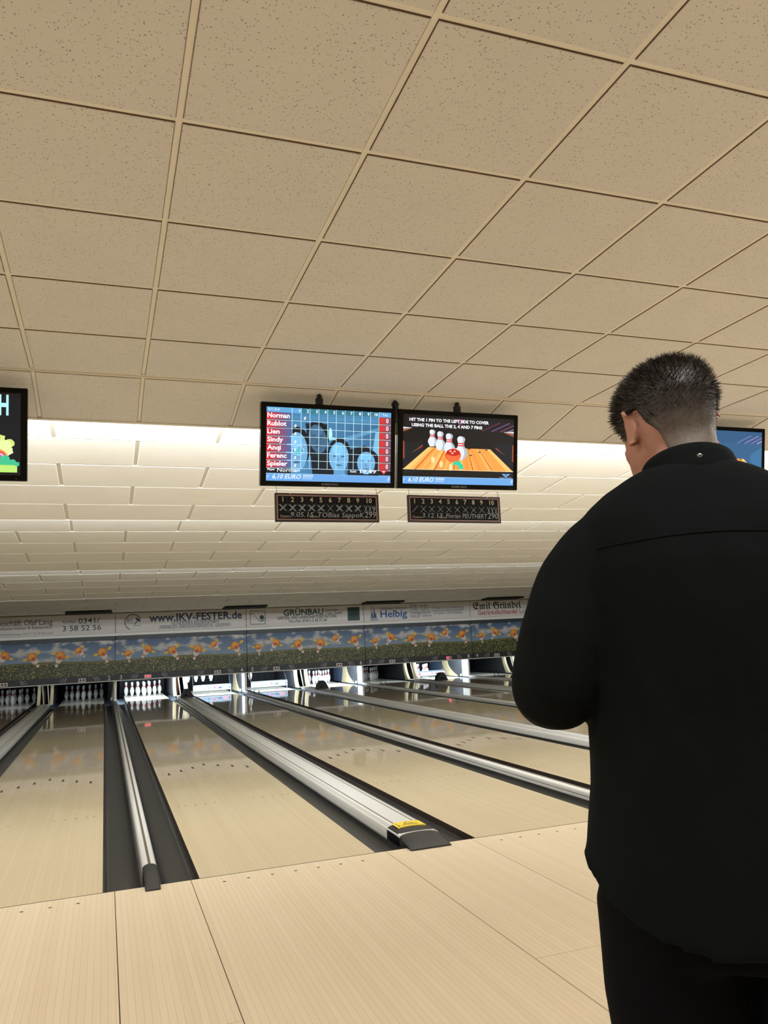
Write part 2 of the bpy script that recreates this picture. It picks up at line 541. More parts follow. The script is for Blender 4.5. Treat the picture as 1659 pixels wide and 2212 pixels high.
for i in range(I0, 21):
    for j in range(0, 15):
        cx, cy = TX + (i + 0.5) * TP, TY - (j + 0.5) * TP
        if i < I1 and j < J1:
            link('ceiling_tile', tm, ceiling, (cx, cy, H))
        elif cx + TP / 2 < X1:
            far_tiles.box(cx - 0.2995, cx + 0.2995, cy - 0.2995, cy + 0.2995, H, H + 0.011)
o = far_tiles.build('ceiling_tiles', 'tile', ceiling); o['kind'] = 'stuff'
for i in range(I0, 21):
    x = TX + i * TP
    if x < X1: MB().box(x - 0.010, x + 0.010, -5.0, TY, H + 0.0055, H + 0.0105).build('ceiling_bar', 'bar', ceiling)
for j in range(0, 9):
    y = TY - j * TP
    MB().box(X0, X1, y - 0.010, y + 0.010, H + 0.0065, H + 0.0107).build('ceiling_bar', 'bar', ceiling)

# sloping row of tiles in front of the light cove
SL = math.atan(0.19)
sx = Matrix.Translation((0, TY, H)) @ Matrix.Rotation(-SL, 4, 'X')
def sloped(name, data, x, d, z=0.0, parent=None):
    o = link(name, data, parent)
    o.matrix_world = sx @ Matrix.Translation((x, d, z))
    return o
for i in range(I0, I1):
    sloped('ceiling_tile', tm, TX + (i + 0.5) * TP, 0.335, 0.002, ceiling)
mb = MB()
for i in range(I1, 21):
    x = TX + (i + 0.5) * TP
    if x + TP / 2 < X1: mb.box(x - 0.2995, x + 0.2995, 0.036, 0.63, 0.002, 0.012)
o = sloped('ceiling_tiles', mb.mesh('ceiling_tiles', 'tile'), 0, 0, 0, ceiling); o['kind'] = 'stuff'
sloped('ceiling_backing', MB().box(X0, X1, -0.02, 0.64, 0.012, 0.03).mesh('ceiling_backing', 'bar'), 0, 0, 0, ceiling)
for i in range(I0, 21):
    x = TX + i * TP
    if x < X1: sloped('ceiling_bar', MB().box(-0.010, 0.010, 0.03, 0.63, 0.008, 0.0125).mesh('ceiling_bar', 'bar'), x, 0, 0, ceiling)
sloped('ceiling_trim', MB().box(X0, X1, 0.632, 0.656, -0.004, 0.034).mesh('ceiling_trim', 'bar'), 0, 0, 0, ceiling)
MB().tube([(X0, TY + 0.012, H + 0.004), (X1, TY + 0.012, H + 0.004)], 0.011, 10).build('ceiling_trim', 'bar', ceiling, True)
MB().tube([(X0, TY - 0.020, H + 0.004), (X1, TY - 0.020, H + 0.004)], 0.007, 8).build('ceiling_trim', 'bar', ceiling, True)

# stepped ceiling over the lanes: four falling fields of staggered panels
PW, PD = 1.25, 0.6217
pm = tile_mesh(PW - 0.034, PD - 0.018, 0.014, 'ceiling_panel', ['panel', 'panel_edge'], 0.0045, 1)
def field(y_end, z_end, slope, rows, last_phase, y_start, single):
    a = math.atan(slope)
    mx = Matrix.Translation((0, y_end, z_end)) @ Matrix.Rotation(-a, 4, 'X')
    step = PD
    bulk = MB()
    for r in range(rows):
        ph = -0.90 if (r % 2 == 0) == (last_phase == 0) else -0.277
        for i in range(-4, 13):
            cx = ph + (i + 0.5) * PW
            lo, hi = max(cx - PW / 2, X0), min(cx + PW / 2, X1)
            if hi - lo < 0.1: continue
            d = -(r + 0.5) * step
            if hi - lo > PW - 0.01 and single:
                o = link('ceiling_panel', pm, ceiling); o.matrix_world = mx @ Matrix.Translation((cx, d, 0))
            else:
                bulk.box(lo + 0.017, hi - 0.017, d - PD / 2 + 0.009, d + PD / 2 - 0.009, 0, 0.014)
    o = bulk.build('ceiling_panels', 'panel', ceiling); o.matrix_world = mx; o['kind'] = 'stuff'
    L = (y_end - y_start) / math.cos(a)
    o = MB().box(X0, X1, -L, 0.0, 0.011, 0.05).build('ceiling_backing', 'bar', ceiling); o.matrix_world = mx
    z0 = z_end + slope * (y_end - y_start)
    return z0
field(4.06, 2.693, 0.103, 6, 0, 0.30, True)
field(7.85, 2.511, 0.0987, 6, 0, 4.06, True)
field(11.506, 2.306, 0.103, 6, 0, 7.85, True)
field(15.6, 2.235, 0.063, 7, 1, 11.506, False)
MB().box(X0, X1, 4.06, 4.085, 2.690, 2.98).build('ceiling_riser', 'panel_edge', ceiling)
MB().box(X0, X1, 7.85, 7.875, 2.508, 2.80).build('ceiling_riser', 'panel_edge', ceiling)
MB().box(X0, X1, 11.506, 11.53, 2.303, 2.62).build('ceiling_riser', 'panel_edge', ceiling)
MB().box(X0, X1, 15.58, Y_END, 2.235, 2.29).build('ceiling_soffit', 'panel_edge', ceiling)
MB().box(X0, X1, 0.0, 0.34, 3.11, 3.15).build('ceiling_backing', 'bar', ceiling)
MB().box(X0, X1, 0.0, 0.02, 2.99, 3.15).build('ceiling_riser', 'bar', ceiling)
# cove fixture the light comes from
t = thing('cove_and_shield_tray', 'long white light fitting hidden behind the lower edge of the tiled ceiling', 'light fitting')
MB().box(X0 + 0.1, X1 - 0.1, 0.665, 0.70, 2.850, 2.856).build('hidden_tray', 'white_metal', t)
for ya, yb, z, which in ((4.088, 4.33, 2.742, 'first'), (7.878, 8.10, 2.545, 'second')):  # unseen trays added to keep the fill lamps off the lanes
    t = thing('cove_and_shield_tray', 'long white shield tray added behind the %s step of the lane ceiling, hidden from view' % which, 'light fitting')
    MB().box(X0 + 0.1, X1 - 0.1, ya, yb, z, z + 0.006).build('hidden_tray', 'white_metal', t)
    MB().box(X0 + 0.1, X1 - 0.1, yb - 0.006, yb, z, z + 0.012).build('tray_lip', 'white_metal', t)

vents = [(-1.40, -0.36, 'dark slot air vent above the fon/fax number sign'), (2.35, 3.42, 'dark slot air vent above the end of the web address sign'),
         (6.1, 7.2, 'dark slot air vent above the left end of the blue laundry sign'), (9.75, 10.9, 'dark slot air vent above the blackletter sign')]
for a, b, lab in vents:
    v = MB().box(a, b, 15.25, 15.62, 2.205, 2.262, 0)
    v.box(a - 0.02, b + 0.02, 15.62, 15.64, 2.19, 2.262, 0)
    tag(v.build('air_vent', 'vent'), lab, 'vent', 'slot vents over the signs')

# ================================================================== LANES
WORD = {1: 'one', 2: 'two', 3: 'three', 4: 'four', 5: 'five', 6: 'six', 7: 'seven', 8: 'eight', 9: 'nine', 10: 'ten'}
lane_me = MB()
y0, y1 = 0.003, 19.17
lane_me.add([(0, y0, 0), (LANE_W, y0, 0), (LANE_W, y1, 0), (0, y1, 0)], [(0, 1, 2, 3)], 0)
v = [(0, y0, 0), (LANE_W, y0, 0), (LANE_W, y1, 0), (0, y1, 0), (0, y0, -0.1), (LANE_W, y0, -0.1), (LANE_W, y1, -0.1), (0, y1, -0.1)]
lane_me.add(v, [(0, 4, 5, 1), (1, 5, 6, 2), (2, 6, 7, 3), (3, 7, 4, 0), (4, 7, 6, 5)], 1)
lane_me = lane_me.mesh('bowling_lane', ['lane', 'lane_side'])
arrow_me = MB().add([(-0.016, -0.085, 0), (0.016, -0.085, 0), (0, 0.085, 0)], [(0, 1, 2)]).mesh('arrow_marker', 'arrow')
dots = MB()
for b in (3, 5, 8, 11, 14, 26, 29, 32, 35, 37):
    disc(dots, (b - 0.5) * BOARD, 2.147, 0.0006, 0.0095, 0.0095)
dots_me = dots.mesh('dot_markers', 'dot')
deck_me = MB().box(0.0, LANE_W, 16.45, 19.169, 0.0, 0.0008).mesh('pin_deck', 'pin_deck')
ARROW_Y = (4.40, 4.238, 4.094, 3.945)
for n in range(1, 11):
    L = tag(link('bowling_lane', lane_me, None, (lane_x(n), 0, 0)), 'glossy pale wooden bowling lane running up to the number %s' % WORD[n], 'bowling lane', 'bowling lanes')
    for i in range(7):
        link('arrow_marker', arrow_me, L, (LANE_W / 2 + (i - 3) * 5 * BOARD, ARROW_Y[abs(i - 3)], 0.0006))
    link('pin_deck', deck_me, L)
    o = link('dot_markers', dots_me, L); o['kind'] = 'stuff'

def gutter_profile(w, flip):
    p = [(0.0, -0.040), (0.010, -0.040), (0.016, -0.052), (0.030, -0.068), (0.060, -0.076), (w * 0.5, -0.079), (w - 0.07, -0.076), (w - 0.04, -0.066), (w - 0.022, -0.046), (w - 0.014, -0.018), (w, -0.018)]
    q = [(w, -0.10), (0.0, -0.10)]
    pr = p + q
    return [(w - x, z) for x, z in pr][::-1] if flip else pr
def gutter(x, w, lane_on_left, label):
    me = MB().extrude_y(gutter_profile(w, not lane_on_left)[::-1], 0.004, 16.58).mesh('gutter', 'gutter')
    smooth_by_angle(me, 50)
    g = tag(link('gutter', me, None, (x, 0, 0)), label, 'gutter', 'lane gutters')
    e = MB().extrude_y([(xx, z + 0.002) for xx, z in gutter_profile(w, not lane_on_left)[::-1]], 16.58, 18.9).mesh('gutter_end', 'gutter_end')
    smooth_by_angle(e, 50)
    link('gutter_end', e, g)
RAIL_W, COVER_W = 0.0814, 0.27
NG, WG = (PITCH - 2 * LANE_W - 0.6802 - RAIL_W) / 2, (0.6802 - COVER_W) / 2
def arch(w, h, n=10, z0=-0.03, side=0.55):
    pts = [(-w / 2, z0), (-w / 2, h * side)]
    for i in range(1, n):
        a = math.pi * (1 - i / n)
        pts.append((math.cos(a) * w / 2 * 0.985, h * side + math.sin(a) ** 0.8 * h * (1 - side)))
    pts += [(w / 2, h * side), (w / 2, z0)]
    return pts
def end_cap(w, h, y_in, y_out, parent, name='end_cap'):
    rings = []
    for i in range(9):
        t = i / 8
        y = y_in + (y_out - y_in) * t
        drop = 0 if t < 0.35 else ((t - 0.35) / 0.65) ** 1.7
        hh = (h + 0.006) * (1 - drop * 0.86)
        ww = w
        rings.append([(x, y, max(z, 0.0015 if y < 0.01 else -0.02)) for x, z in arch(ww, hh, 10, -0.02 if y > 0.01 else 0.0015)])
    mb = MB().loft([r[::-1] for r in rings])
    me = mb.mesh(name, 'cap_black')
    smooth_by_angle(me, 40)
    return link(name, me, parent)
def narrow_rail(xc, label):
    t = thing('division_rail', label, 'rail', (xc, 0, 0), None, 'slim rails between lane pairs')
    me = MB().extrude_y(arch(RAIL_W, 0.048)[::-1], 0.10, 16.58).mesh('rail_cover', 'alu'); smooth_by_angle(me, 40)
    link('rail_cover', me, t)
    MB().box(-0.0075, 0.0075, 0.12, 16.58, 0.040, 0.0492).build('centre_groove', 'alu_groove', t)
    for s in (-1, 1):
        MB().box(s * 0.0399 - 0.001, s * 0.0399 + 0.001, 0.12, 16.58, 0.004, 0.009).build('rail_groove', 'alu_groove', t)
    end_cap(RAIL_W, 0.048, 0.26, -0.10, t)
def wide_cover(xc, label, number):
    t = thing('ball_return_cover', label, 'rail cover', (xc, 0, 0), None, 'wide covers inside lane pairs')
    me = MB().extrude_y(arch(COVER_W, 0.062, 14, -0.03, 0.62)[::-1], 0.12, 16.58).mesh('cover', 'alu'); smooth_by_angle(me, 40)
    link('cover', me, t)
    def zt(x):
        c = max(-1, min(1, x / (COVER_W / 2 * 0.985)))
        return 0.062 * 0.62 + (1 - c * c) ** 0.4 * 0.062 * 0.38
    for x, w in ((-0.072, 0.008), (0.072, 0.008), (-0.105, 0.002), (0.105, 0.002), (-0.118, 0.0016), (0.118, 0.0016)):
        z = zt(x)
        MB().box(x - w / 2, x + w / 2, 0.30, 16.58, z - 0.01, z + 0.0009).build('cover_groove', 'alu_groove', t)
    end_cap(COVER_W, 0.062, 0.36, -0.085, t)
    # yellow warning label bent over the top of the cap
    xs = [-0.098 + 0.196 * i / 10 for i in range(11)]
    mb = MB()
    for i in range(10):
        a, b = xs[i], xs[i + 1]
        mb.add([(a, 0.24, zt(a) + 0.0105), (b, 0.24, zt(b) + 0.0105), (b, 0.37, zt(b) + 0.0105), (a, 0.37, zt(a) + 0.0105)], [(0, 1, 2, 3)])
        mb.add([(a, 0.24, zt(a) + 0.0025), (b, 0.24, zt(b) + 0.0025), (b, 0.24, zt(b) + 0.0105), (a, 0.24, zt(a) + 0.0105)], [(0, 1, 2, 3)])
    lab = mb.build('warning_label', 'label_yellow', t)
    mb = MB()
    def put(pts):
        mb.add([(x, y, zt(x) + 0.0112) for x, y in pts], [tuple(range(len(pts)))])
    def seg(a, b, w):
        dx, dy = b[0] - a[0], b[1] - a[1]; L = math.hypot(dx, dy); nx, ny = -dy / L * w, dx / L * w
        put([(a[0] - nx, a[1] - ny), (b[0] - nx, b[1] - ny), (b[0] + nx, b[1] + ny), (a[0] + nx, a[1] + ny)])
    seg((-0.035, 0.30), (0.0, 0.356), 0.0022); seg((0.0, 0.356), (0.035, 0.30), 0.0022)
    seg((-0.082, 0.35), (-0.075, 0.275), 0.002); put([(-0.086, 0.262), (-0.070, 0.262), (-0.070, 0.278), (-0.086, 0.278)])
    seg((0.060, 0.345), (0.075, 0.345), 0.003); seg((0.080, 0.262), (0.09, 0.262), 0.003)
    rr = random.Random(3)                        # three lines of small print, too worn to read
    for yy, x0, x1 in ((0.300, -0.030, 0.030), (0.281, -0.045, 0.052), (0.262, -0.062, 0.058)):
        x = x0
        while x < x1:
            w = rr.uniform(0.003, 0.006)
            hgt = rr.uniform(0.006, 0.011)
            put([(x, yy), (x + w, yy), (x + w, yy + hgt), (x, yy + hgt)])
            x += w + rr.uniform(0.0015, 0.003)
    mb.build('warning_print', 'ink_black', lab)['kind'] = 'stuff'
for k in range(-1, 4):
    P = k * PITCH
    a, b = 2 * k + 3, 2 * k + 4
    x = P + LANE_W
    gutter(x, WG, True, 'black gutter along the right side of lane %s, left of the wide cover' % WORD[a])
    wide_cover(x + WG + COVER_W / 2, 'wide aluminium ball return cover with black end cap between lanes %s and %s' % (WORD[a], WORD[b]), a)
    gutter(x + WG + COVER_W, WG, False, 'black gutter along the left side of lane %s, right of the wide cover' % WORD[b])
    x = P + 1.7343 + LANE_W
    gutter(x, NG, True, 'black gutter along the right side of lane %s beside the slim rail' % WORD[b])
    if b < 10:
        narrow_rail(x + NG + RAIL_W / 2, 'slim aluminium dividing rail with black end cap between lanes %s and %s' % (WORD[b], WORD[b + 1]))
        gutter(x + NG + RAIL_W, NG, False, 'black gutter along the left side of lane %s beside the slim rail' % WORD[b + 1])
    else:
        narrow_rail(x + NG + RAIL_W / 2, 'slim aluminium rail along the right edge of lane ten')
gutter(-PITCH - NG, NG, False, 'black gutter along the left side of lane one beside the wall rail')
narrow_rail(-PITCH - NG - RAIL_W / 2, 'slim aluminium rail along the left edge of lane one')

# ================================================================== MASKING UNITS AND SIGNS
UW = PITCH - 0.012
Z_BOT, Z_NUM, Z_ART0, Z_ART1, Z_BAND, Z_SIGN0, Z_SIGN1 = 0.522, 0.545, 0.688, 1.54, 1.645, 1.715, 2.205
FIG = [(0.089, 0.59, 0.080, -80, 'a'), (0.239, 0.70, 0.098, -125, 'b'), (0.42, 0.625, 0.107, -60, 'a'), (0.613, 0.625, 0.107, -110, 'b'), (0.741, 0.745, 0.080, -50, 'a'), (0.908, 0.67, 0.107, -65, 'c')]
def figures(parent, y):
    """tumbling pins with orange balls, printed on the meadow picture"""
    aw, ah = UW, Z_ART1 - Z_ART0
    for u, t, r, ang, kind in FIG:
        p = Print(aw, ah, 0.0006)
        a = math.radians(ang)
        cx, cy = u * aw, t * ah
        d = Vector((math.cos(a), math.sin(a))); nrm = Vector((-d.y, d.x))
        L = r * 2.7
        prof = [(0.0, 0.55), (0.25, 0.72), (0.45, 0.66), (0.65, 0.36), (0.78, 0.26), (0.88, 0.36), (0.97, 0.30), (1.0, 0.1)]
        right = [Vector((cx, cy)) + d * (L * s) + nrm * (r * w) for s, w in prof]
        left = [Vector((cx, cy)) + d * (L * s) - nrm * (r * w) for s, w in prof]
        for i in range(len(prof) - 1):
            q = [right[i], right[i + 1], left[i + 1], left[i]]
            p.poly([(v.x / aw, v.y / ah) for v in q], (228, 220, 208) if i != 3 else (205, 120, 90), 1)
        # gloves
        for sgn in ((-1, 1) if kind != 'c' else (-1, 1.2)):
            g = Vector((cx, cy)) + nrm * (r * 1.45 * sgn) - d * (r * (0.25 if kind == 'a' else 0.05))
            p.line([(cx / aw, cy / ah), (g.x / aw, g.y / ah)], r * 0.22, (214, 180, 70), 1)
            p.ell(g.x / aw, g.y / ah, r * 0.36 / aw, r * 0.36 / ah, (232, 190, 50), 2, 9)
            for q in (-0.5, 0.0, 0.5):
                w = g + (nrm * sgn + d * q - d * 0.5).normalized() * r * 0.38
                p.ell(w.x / aw, w.y / ah, r * 0.17 / aw, r * 0.17 / ah, (236, 198, 60), 2, 7)
        # ball, shaded in rings of print colour
        for q, c in ((1.0, (206, 112, 34)), (0.88, (226, 138, 40)), (0.66, (240, 166, 52))):
            o = (1 - q) * r * 0.35
            p.ell((cx - o) / aw, (cy + o) / ah, r * q / aw, r * q / ah, c, 3 if q == 1 else (4 if q > .7 else 5), 18)
        f = Vector((cx, cy)) + d * (r * 0.45)
        p.ell(f.x / aw, f.y / ah, r * 0.42 / aw, r * 0.34 / ah, (196, 84, 52), 6, 12)
        fig_me.append(p.build('printed_figure', parent, (0, y, Z_ART0)).data)
fig_me = []
unit = {}
for k in range(-1, 4):
    a, b = 2 * k + 3, 2 * k + 4
    x = k * PITCH - 0.259 + 0.006
    t = thing('masking_unit', 'mask board with meadow print and numbers %s and %s under the signs' % (WORD[a], WORD[b]), 'masking unit', (x, Y_MASK, 0), None, 'numbered mask boards')
    unit[a] = t
    MB().cbox(0, UW, 0.03, 0.12, Z_NUM, Z_BAND, 0.004).build('backing_board', 'mask_dark', t)
    o = MB().box(0, UW, 0, 0.03, 0, Z_ART1 - Z_ART0).build('art_panel', 'art', t, loc=(0, -0.0, Z_ART0))
    if not fig_me:
        figures(t, -0.001)
    else:
        for me in fig_me: link('printed_figure', me, t, (0, -0.001, Z_ART0))
    MB().cbox(0, UW, -0.012, 0.03, Z_ART1, Z_BAND, 0.004).build('top_band', 'mask_band', t)
    MB().cbox(0, UW, -0.006, 0.03, Z_NUM, Z_ART0, 0.003).build('number_strip', 'mask_dark', t)
    MB().cbox(0, UW, -0.016, 0.10, Z_BOT, Z_NUM, 0.003).build('bottom_trim', 'mask_trim', t)
    for num, u in ((a, 0.130), (b, UW - 0.140)):
        vs, fs = text_tris(str(num), 0.145, 0.012, 0, 1.0, 'CENTER')
        MB().add([(u + q[0], -0.0075, Z_NUM + 0.020 + q[1]) for q in vs], fs).build('lane_number', 'mask_ink', t)
    for c0, sh in ((0.36, 1), (1.16, -1), (2.00, 1), (2.83, -1)):
        for i in range(3):
            u = c0 + i * 0.052
            w = 0.018 + (0.012 * (i if sh > 0 else 2 - i) / 2)
            s = 0.05 * sh
            MB().add([(u, -0.0072, Z_NUM + 0.018), (u + w, -0.0072, Z_NUM + 0.018), (u + w + s, -0.0072, Z_NUM + 0.122), (u + s, -0.0072, Z_NUM + 0.122)], [(0, 1, 2, 3)]).build('stripe_mark', 'stripe_grey', t)
    for n, u in ((a, 0.775), (b, 2.525)):
        pl = MB().cbox(u - 0.085, u + 0.085, -0.014, -0.004, Z_NUM + 0.012, Z_NUM + 0.096, 0.003).build('lamp_plate', 'lamp_plate', t)
        for i, q in enumerate((-0.036, 0.036)):
            on = (n == 3) or (n == 8 and i == 0)
            r = 0.024 if not (n == 8 and i == 0) else 0.034
            mb = MB().lathe([(r, 0), (r, 0.006), (r * 0.7, 0.011), (0.002, 0.013)], 14)
            mb.v = [(v[0] + u + q, -0.014 - v[2], v[1] + Z_NUM + 0.054) for v in mb.v]
            me = mb.mesh('pin_lamp', 'lamp_on' if on else 'lamp_off', True)
            link('pin_lamp', me, pl)
structure(MB().box(X0, X1, Y_MASK - 0.03, Y_MASK + 0.10, Z_BAND + 0.002, Z_SIGN0 - 0.004).build('trim_1', 'mask_trim'))
structure(MB().box(X0, X1, Y_MASK + 0.06, Y_MASK + 0.12, Z_SIGN0 - 0.004, 2.235).build('wall_front', 'wall'))

SH = Z_SIGN1 - Z_SIGN0
SIGN_TXT = {}
def sign(k, label):
    t = MB().cbox(0, UW, 0.0, 0.02, 0, SH, 0.003).build('advertising_sign', 'sign_face', None, loc=(k * PITCH - 0.259 + 0.006, Y_MASK, Z_SIGN0))
    return tag(t, label, 'sign', 'advertising signs')
def lettering(t, fn, name='lettering'):
    p = Print(UW, SH, 0.0005, -0.0004)
    fn(p)
    o = p.build(name, t)
    if name == 'lettering': o['kind'] = 'stuff'
    return o
NAVY, DGREEN, BLUE, GREY, RED, BLK = (24, 34, 70), (14, 62, 56), (24, 84, 150), (84, 82, 84), (150, 40, 48), (16, 16, 18)
s1 = sign(-1, 'white advert sign reading uckgeschaeft Olaf Lang with a fon/fax number')
def f1(p):
    p.text('Stuckgeschäft Olaf Lang', 0.555, 0.57, 0.185, (82, 66, 70), 1, 0.008, align='RIGHT', width=1.62)
    p.text('Stuckateurmeister & Restaurator', 0.555, 0.375, 0.105, (98, 80, 84), 1, 0.010, align='RIGHT', width=1.30)
    p.text('ng 9 • 04416 Markkleeberg • 0171/ 7 53 78 38 mobil', 0.555, 0.10, 0.075, (96, 84, 86), 1, align='RIGHT', width=1.50)
    p.text('fon/fax', 0.625, 0.60, 0.105, (60, 58, 60), 1, 0.008, width=0.31)
    p.text('0341/', 0.735, 0.56, 0.19, (50, 48, 50), 1, 0.008, width=0.50)
    p.text('3 58 52 56', 0.625, 0.20, 0.19, (50, 48, 50), 1, 0.008, width=0.90)
lettering(s1, f1)
s2 = sign(0, 'white advert sign with a large navy web address and a gavel emblem')
def f2(p):
    p.text('www.IKV-FESTER.de', 0.245, 0.52, 0.27, NAVY, 1, 0.026, width=2.38)
    p.text('𝐆𝐔𝐓𝐀𝐂𝐇𝐓𝐄𝐑 & 𝐀𝐔𝐊𝐓𝐈𝐎𝐍𝐀𝐓𝐎𝐑𝐄𝐍', 0.60, 0.31, 0.13, (24, 52, 84), 1, 0.002, width=1.20, align='CENTER')
    p.text('𝐈𝐌𝐌𝐎𝐁𝐈𝐋𝐈𝐄𝐍  𝐈𝐍𝐒𝐎𝐋𝐕𝐄𝐍𝐙𝐕𝐄𝐑𝐖𝐄𝐑𝐓𝐔𝐍𝐆  𝐀𝐔𝐊𝐓𝐈𝐎𝐍𝐄𝐍', 0.60, 0.12, 0.13, (24, 52, 84), 1, 0.002, width=1.82, align='CENTER')
lettering(s2, f2)
def f2b(p):
    u, t0, ru = 0.125, 0.53, 0.062
    p.ring(u, t0, ru, ru * UW / SH, 0.10, (60, 66, 84), 1, 28, math.radians(20), math.radians(250))
    p.text('IKV', u - 0.045, 0.56, 0.115, (50, 56, 76), 1, 0.012, width=0.15)
    p.text('1991', u - 0.053, 0.43, 0.085, (150, 148, 152), 1, width=0.17)
    p.line([(u + 0.012, 0.40), (u + 0.040, 0.66)], 0.022, NAVY, 1)
    p.line([(u + 0.024, 0.72), (u + 0.054, 0.56)], 0.055, NAVY, 2)
    p.rect(u + 0.004, 0.34, u + 0.060, 0.365, (60, 66, 84), 1)
lettering(s2, f2b, 'gavel_emblem')
s3 = sign(1, 'white advert sign with green garden firm lettering between two square emblems')
def f3(p):
    p.text('GRÜNBAU', 0.305, 0.56, 0.235, DGREEN, 1, 0.026, width=1.13)
    p.text('Gebrüder', 0.66, 0.72, 0.10, (34, 54, 52), 1, 0.014, width=0.38)
    p.text('Tietze GmbH', 0.66, 0.55, 0.10, (34, 54, 52), 1, 0.014, width=0.49)
    p.text('GARTEN- UND LANDSCHAFTSGESTALTUNG', 0.255, 0.36, 0.115, (16, 44, 40), 1, 0.018, width=1.66)
    p.text('Tel.u.Fax (0341) 3 38 31 68', 0.345, 0.175, 0.105, (16, 44, 40), 1, 0.018, width=1.08)
lettering(s3, f3)
def f3b(p):
    a, b, c, d = 0.028, 0.155, 0.145, 0.90
    for q in ((a, c, b, c + .03), (a, d - .03, b, d), (a, c, a + .0045, d), (b - .0045, c, b, d)):
        p.rect(*q, (24, 66, 62), 1)
    pts = [(a + (b - a) * i / 12, 0.62 + (0.12 if i < 5 else 0) * math.sin(i / 4 * math.pi) if i < 4 else 0.62 - 0.30 * math.sin((i - 4) / 8 * math.pi * 0.9) + 0.0) for i in range(13)]
    p.line(pts, 0.014, (24, 66, 62), 1)
    p.ell(b - 0.030, 0.52, 0.0185, 0.0185 * UW / SH, (18, 58, 52), 2, 18)
    p.line([(b - 0.030, 0.42), (b - 0.030, 0.27)], 0.014, (18, 58, 52), 1)
    p.line([(b - 0.055, 0.33), (b - 0.005, 0.33)], 0.012, (18, 58, 52), 1)
lettering(s3, f3b, 'tree_emblem')
def f3c(p):
    a, b, c, d = 0.858, 0.965, 0.14, 0.90
    p.rect(a, c, b, d, (14, 62, 54), 1)
    for q in ((0, 0.58, .024), (-.012, .5, .018), (.012, .5, .018), (-.006, .64, .016), (.010, .62, .014)):
        p.ell((a + b) / 2 + q[0], q[1], q[2], q[2] * UW / SH, (10, 38, 36), 2, 12)
    p.line([((a + b) / 2, 0.5), ((a + b) / 2, 0.22)], 0.02, (10, 38, 36), 2)
lettering(s3, f3c, 'green_square_emblem')
s4 = sign(2, 'white advert sign with blue laundry lettering and a blue fir and sun emblem')
def f4(p):
    p.text('Textilpflege · Wäscherei', 0.145, 0.68, 0.115, (100, 102, 110), 1, 0.006, width=0.82)
    p.text('Helbig', 0.148, 0.25, 0.285, BLUE, 1, 0.016, width=0.81)
    p.text('Helbig', 0.1495, 0.25, 0.285, BLUE, 1, 0.016, width=0.81)
    for i, s in enumerate(('✆ 0341 / 3 56 83-0', '✉ 0341 / 3 56 83-22', 'Textilpflege.Wäscherei', 'Helbig @ T-Online.de')):
        p.text(s, 0.425, 0.76 - i * 0.19, 0.115, (56, 78, 106), 1, 0.005, width=(0.56, 0.60, 0.64, 0.66)[i])
    p.text('Ihr Partner für Textile Vollversorgung', 0.63, 0.60, 0.115, (56, 78, 106), 1, 0.005, width=1.02)
    p.rect(0.635, 0.50, 0.94, 0.53, (62, 84, 112), 1)
    p.text('Am Poseidon 6 · 04416 Markkleeberg', 0.645, 0.30, 0.115, (56, 78, 106), 1, 0.0, width=0.93)
lettering(s4, f4)
def f4b(p):
    for cx, w, h0, h1 in ((0.072, 0.030, 0.24, 0.62), (0.094, 0.030, 0.24, 0.70), (0.106, 0.022, 0.24, 0.52)):
        for i in range(4):
            b = h0 + (h1 - h0) * i / 4
            ww = w * (1 - i / 5)
            p.poly([(cx - ww / 2, b), (cx + ww / 2, b), (cx, b + (h1 - h0) * 0.42)], (22, 70, 120), 1 + i * 0.2)
    for i in range(3):
        p.line([(0.055 + j * 0.0115, 0.19 - i * 0.05 + (0.018 if j % 2 else 0)) for j in range(7)], 0.011, (22, 70, 120), 1)
    p.ring(0.078, 0.78, 0.010, 0.010 * UW / SH, 0.25, (60, 80, 100), 1, 16)
    for i in range(12):
        a = i * math.pi / 6
        p.line([(0.078 + 0.013 * math.cos(a), 0.78 + 0.013 * UW / SH * math.sin(a)), (0.078 + 0.024 * math.cos(a), 0.78 + 0.024 * UW / SH * math.sin(a))], 0.005, (60, 80, 100), 1)
lettering(s4, f4b, 'fir_emblem')
s5 = sign(3, 'white advert sign with black blackletter name over red drinks dealer text')
def f5(p):
    p.text('𝕰𝖒𝖎𝖑 𝕲𝖗𝖚𝖓𝖉𝖊𝖑', 0.03, 0.50, 0.29, BLK, 1, 0.003, width=1.62)
    for u in (0.3325, 0.3475):
        p.ell(u, 0.855, 0.0052, 0.0052 * UW / SH, BLK, 3, 10)
    p.text('Getränkefachhandel', 0.075, 0.16, 0.20, RED, 1, 0.012, width=1.32)
    p.text('Leipzig', 0.50, 0.16, 0.20, (90, 90, 96), 1, 0.0, width=0.52)
lettering(s5, f5)

# ================================================================== PINSETTER END
pin_prof = [(0.0258, 0.0), (0.0285, 0.004), (0.036, 0.03), (0.047, 0.06), (0.0565, 0.095), (0.0605, 0.115), (0.058, 0.145), (0.050, 0.185), (0.038, 0.215), (0.0285, 0.238), (0.0245, 0.252), (0.0232, 0.260), (0.0235, 0.268), (0.0245, 0.280), (0.026, 0.290), (0.0300, 0.315), (0.0322, 0.340), (0.0300, 0.362), (0.020, 0.377), (0.006, 0.381)]
pin_mis = [0] * (len(pin_prof) - 1)
pin_mis[9] = 1; pin_mis[10] = 0; pin_mis[13] = 1
pin_mis[10] = 1
pin_me = MB().lathe(pin_prof, 14, mis=pin_mis).mesh('bowling_pin', ['pin', 'pin_red'], True)
PIN_XY = [(0, 0), (-0.1524, 0.264), (0.1524, 0.264), (-0.3048, 0.528), (0, 0.528), (0.3048, 0.528), (-0.4572, 0.792), (-0.1524, 0.792), (0.1524, 0.792), (0.4572, 0.792)]
